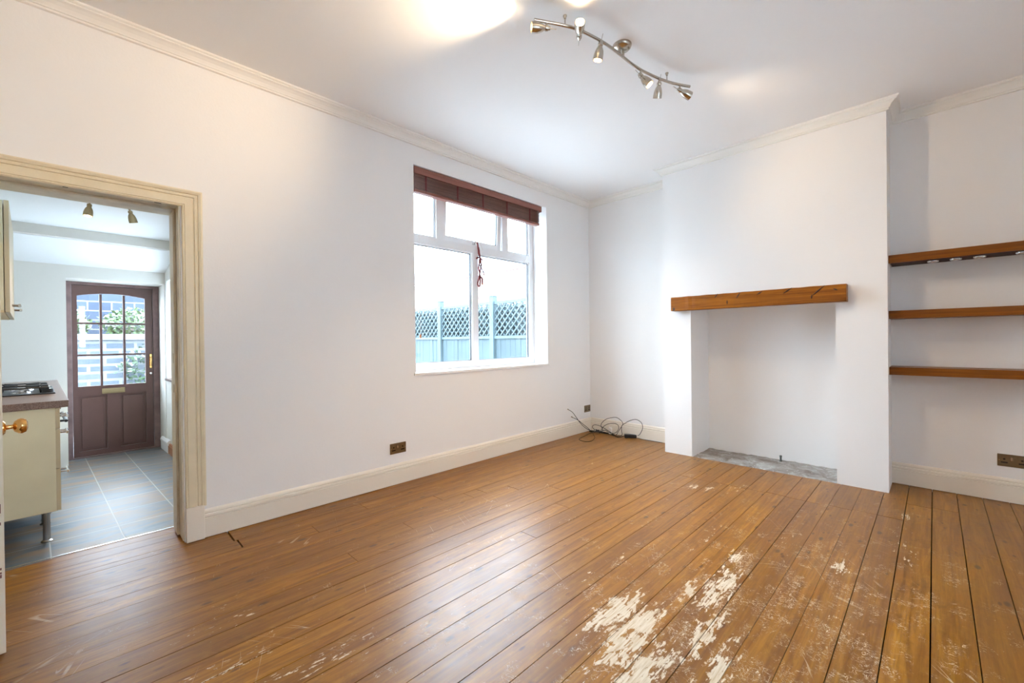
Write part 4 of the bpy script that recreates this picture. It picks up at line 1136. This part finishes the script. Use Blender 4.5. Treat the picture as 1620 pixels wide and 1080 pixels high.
# kitchen ceiling spotlight bar, mostly hidden behind the door head
kl = empty('kitchen_spotlight', (.15, .62, KC))
MB().tube([(-.15, .62, KC-.035), (.50, .62, KC-.035)], .008, 10).build('bar', 'aged_brass', kl, smooth=True)
MB().lathe([(0, 0), (.05, 0), (.045, -.02), (.01, -.03)], (.17, .62, KC-.0005), (0, 0, 1), 24).build('ceiling_rose', 'aged_brass', kl, smooth=True)
for (uu, d, zt) in ((.058, Vector((-.12, -.05, -1)), KC-.035), (.262, Vector((.26, .15, -1)), KC-.035)):
    d.normalize(); p = Vector((uu, .62, zt-.036))
    hd = bpy.data.objects.new('spot_head', None); col.objects.link(hd); hd.parent = kl
    hd.location = p-Vector(kl['org']); hd['org'] = list(p)
    MB().tube([(uu, .62, zt-.006), p], .005, 8).build('stem', 'aged_brass', hd)
    b = MB(); b.lathe([(q_*.9, h_*.9) for q_, h_ in shade_prof], p, d, 24, cap=False); b.lathe([(0, -.002), (.0125, 0)], p, d, 24, cap=False)
    b.build('lamp_shade', 'aged_brass', hd, smooth=True)
    s_ = 1 if uu > .1 else -1
    b = MB(); b.tube([p-d*.0, p-d*.02+Vector((-.02*s_, 0, .01)), p-d*.03+Vector((-.035*s_, 0, .015)), p-d*.018+Vector((-.045*s_, 0, .0))], .0018, 6)
    b.build('adjusting_pin', 'aged_brass', hd)
    MB().lathe([(.006, .040), (.017, .060), (.018, .072), (.0, .076)], p, d, 18).build('bulb', 'bulb_lit' if uu < .1 else 'bulb_dim', hd, smooth=True)
    la = spot_lamp(p+d*.095, d, 17.0); la.parent = hd; la.location = d*.095
kitchen(kl); tag(kl, 'small brass spotlight bar on the kitchen ceiling seen under the door head', 'ceiling light')

# ------------------------------------------------------------------ outside
GZ = -0.12
o = MB().box(-9, 14, 3.52, 22, GZ-.1, GZ).box(-9, 14, -14, -1.6, GZ-.1, GZ).box(14, 24, -14, 24, GZ-.1, GZ).build('ground', 'patio'); struct(o, 'pale paved yard outside', 'ground')
# trellis topped fence running away from the house
fn = empty('trellis_fence', (5.0, 6.2, GZ))
FX = 5.0
posts = [3.9, 5.45, 7.0, 8.55, 10.1]
for i, y in enumerate(posts):
    pz = 1.93+.015*i
    b = MB(); b.box(FX-.05, FX+.05, y-.05, y+.05, GZ, pz); p_ = b.build('post', 'trellis_paint', fn, bevel=0.004)
    MB().box(FX-.065, FX+.065, y-.065, y+.065, pz, pz+.04).build('post_cap', 'render_pale', p_, bevel=0.004)
for i in range(len(posts)-1):
    a, c = posts[i]+.05, posts[i+1]-.05
    b = MB()
    b.box(FX-.02, FX+.02, a, c, 1.80, 1.85); b.box(FX-.02, FX+.02, a, c, 1.20, 1.25)
    s_ = .135; L_ = c-a; hh = .55; k = -int(hh/s_)-1
    while k*s_ < L_:
        for sg in (1, -1):
            p0, p1 = (k*s_, 0), (k*s_+hh, hh)
            # clip to the panel
            x0_, z0_ = p0; x1_, z1_ = p1
            if x0_ < 0: z0_ -= x0_; x0_ = 0
            if x1_ > L_: z1_ -= (x1_-L_); x1_ = L_
            if x1_-x0_ > .02:
                f0 = a+x0_ if sg > 0 else c-x0_; f1 = a+x1_ if sg > 0 else c-x1_
                w_ = .016; xx = FX+.008*sg
                b.add([(xx-.005, f0, 1.25+z0_-w_), (xx-.005, f1, 1.25+z1_-w_), (xx-.005, f1, 1.25+z1_+w_), (xx-.005, f0, 1.25+z0_+w_),
                       (xx+.005, f0, 1.25+z0_-w_), (xx+.005, f1, 1.25+z1_-w_), (xx+.005, f1, 1.25+z1_+w_), (xx+.005, f0, 1.25+z0_+w_)],
                      [(0, 1, 2, 3), (7, 6, 5, 4), (0, 4, 5, 1), (1, 5, 6, 2), (2, 6, 7, 3), (3, 7, 4, 0)])
        k += 1
    b.build('trellis_panel', 'trellis_paint', fn)
    b = MB(); y = a; rr = random.Random(i)
    while y < c-.02:
        y2 = min(y+.12, c); b.box(FX+.0+rr.uniform(0, .006), FX+.018, y+.002, y2-.002, GZ+.05, 1.195); y = y2
    b.build('board_panel', 'fence_board_paint', fn)
tag(fn, 'pale blue green garden fence with diagonal trellis top seen through the window', 'fence')
hb_ = MB(); rr = random.Random(77)
hb_.box(FX+.16, FX+.42, 3.95, 10.0, GZ, 1.76)
for i in range(5200):
    y = rr.uniform(3.9, 10.05); side = rr.random()
    if side < .65: p = Vector((FX+.16-rr.uniform(0, .07), y, rr.uniform(.9, 1.8)))
    else: p = Vector((rr.uniform(FX+.14, FX+.44), y, 1.76+rr.uniform(-.02, .08)))
    a = Vector((rr.uniform(-1, 1), rr.uniform(-1, 1), rr.uniform(-1, 1))).normalized(); c_ = a.orthogonal().normalized(); s_ = .045*rr.uniform(.6, 1.2)
    hb_.add([p-a*s_, p+c_*s_*.5, p+a*s_, p-c_*s_*.5], [(0, 1, 2, 3)])
o = hb_.build('hedge', 'hedge_dark', base=(FX+.3, 7, GZ)); tag(o, 'dark clipped evergreen hedge directly behind the trellis', 'hedge')
# evergreen climbers behind the trellis
def shrub(name, cx, cy, cz, rx, ry, rz, n, m_, label, group=None, leaf=.05, flowers=0):
    rr = random.Random(int(abs(cx*100+cy*10))); b = MB(); fl = MB()
    for i in range(n):
        th = rr.uniform(0, 2*PI); ph = math.acos(rr.uniform(-1, 1)); q = rr.uniform(.55, 1.0)
        p = Vector((cx+rx*q*math.sin(ph)*math.cos(th), cy+ry*q*math.sin(ph)*math.sin(th), cz+rz*q*math.cos(ph)))
        a = Vector((rr.uniform(-1, 1), rr.uniform(-1, 1), rr.uniform(-.6, 1))).normalized(); c = a.orthogonal().normalized()
        s_ = leaf*rr.uniform(.6, 1.3)
        tgt = fl if rr.random() < flowers else b
        tgt.add([p-a*s_, p+c*s_*.45, p+a*s_, p-c*s_*.45], [(0, 1, 2, 3)])
    o = b.build(name, m_, base=(cx, cy, GZ))
    if fl.v: fl.build('blossom', 'flower_white', o)['kind'] = 'stuff'
    tag(o, label, 'shrub', group)
    return o
# neighbour's pale brick house
hs = empty('neighbour_house', (15, 12, GZ))
MB().box(13.0, 17, 2.5, 22, GZ, 4.3).build('house_wall', 'house_brick', hs)
b = MB(); b.prism([(12.7, 4.3), (15.0, 6.0), (17.3, 4.3)], 2.2, 22.3, lambda t_, p, q: (p, t_, q)); b.build('roof', 'slate_roof', hs)
for (y, z) in ((8.0, 2.6), (12.5, 2.6), (12.5, 0.6), (17.0, 2.6)):
    f_ = MB().box(12.97, 13.02, y, y+1.1, z, z+1.2).build('house_window', 'upvc', hs)
    MB().box(12.96, 12.975, y+.08, y+1.02, z+.08, z+1.12).build('pane', 'lens_glass', f_)
MB().tube([(12.94, 11.6, GZ), (12.94, 11.6, 4.2)], .04, 8).build('drainpipe', 'white_plastic', hs)
MB().tube([(12.90, 2.5, 4.25), (12.90, 22, 4.25)], .05, 8).build('gutter', 'white_plastic', hs)
tag(hs, 'pale pinkish brick house beyond the fence, nearly washed out by daylight', 'house')
o = MB().box(6.6, 7.9, 3.7, 12.5, GZ, 1.9).build('outbuilding', 'render_pale')
MB().box(6.5, 8.0, 3.6, 12.6, 1.9, 2.0).build('flat_roof', 'white_plastic', o)
tag(o, 'low pale outbuilding with flat white roof edge just above the fence', 'outbuilding')
# garden beyond the kitchen door
b = MB().box(-2.5, 2.8, 8.6, 8.95, GZ, 1.24)
o = b.build('retaining_wall', 'rubble_stone'); tag(o, 'low rubble stone garden wall seen through the lower door panes', 'garden wall')
MB().box(-2.55, 2.85, 8.55, 8.953, 1.24, 1.33).build('coping', 'coping_stone', o, bevel=0.01)
b = MB().box(-2.5, 2.8, 10.2, 10.5, GZ, 2.25)
o = b.build('block_wall', 'block_stone'); tag(o, 'tall wall of blue grey blocks with pale joints behind the garden planting', 'garden wall')
b = MB().box(-2.5, 2.8, 8.955, 10.195, GZ, 1.205)
o = b.build('planting_bed', 'brown_wood'); tag(o, 'raised earth bed between the two garden walls', 'planting bed')
for k, x in enumerate((-1.2, -.35, .5, 1.35)):
    shrub('garden_shrub', x, 9.45, 1.515, .40, .28, .27, 900, 'leaf_pale', ['pale green shrub at the far left of the planting above the garden wall', 'pale green leafy shrub seen through the left door panes', 'pale green leafy shrub seen through the middle and right door panes', 'pale green shrub at the far right of the planting above the garden wall'][k], 'shrubs above the garden wall', .045, .18)
shrub('trailing_plant', .75, 8.50, .75, .5, .10, .45, 420, 'leaf_green', 'trailing green plant on the face of the low garden wall', None, .04, .2)
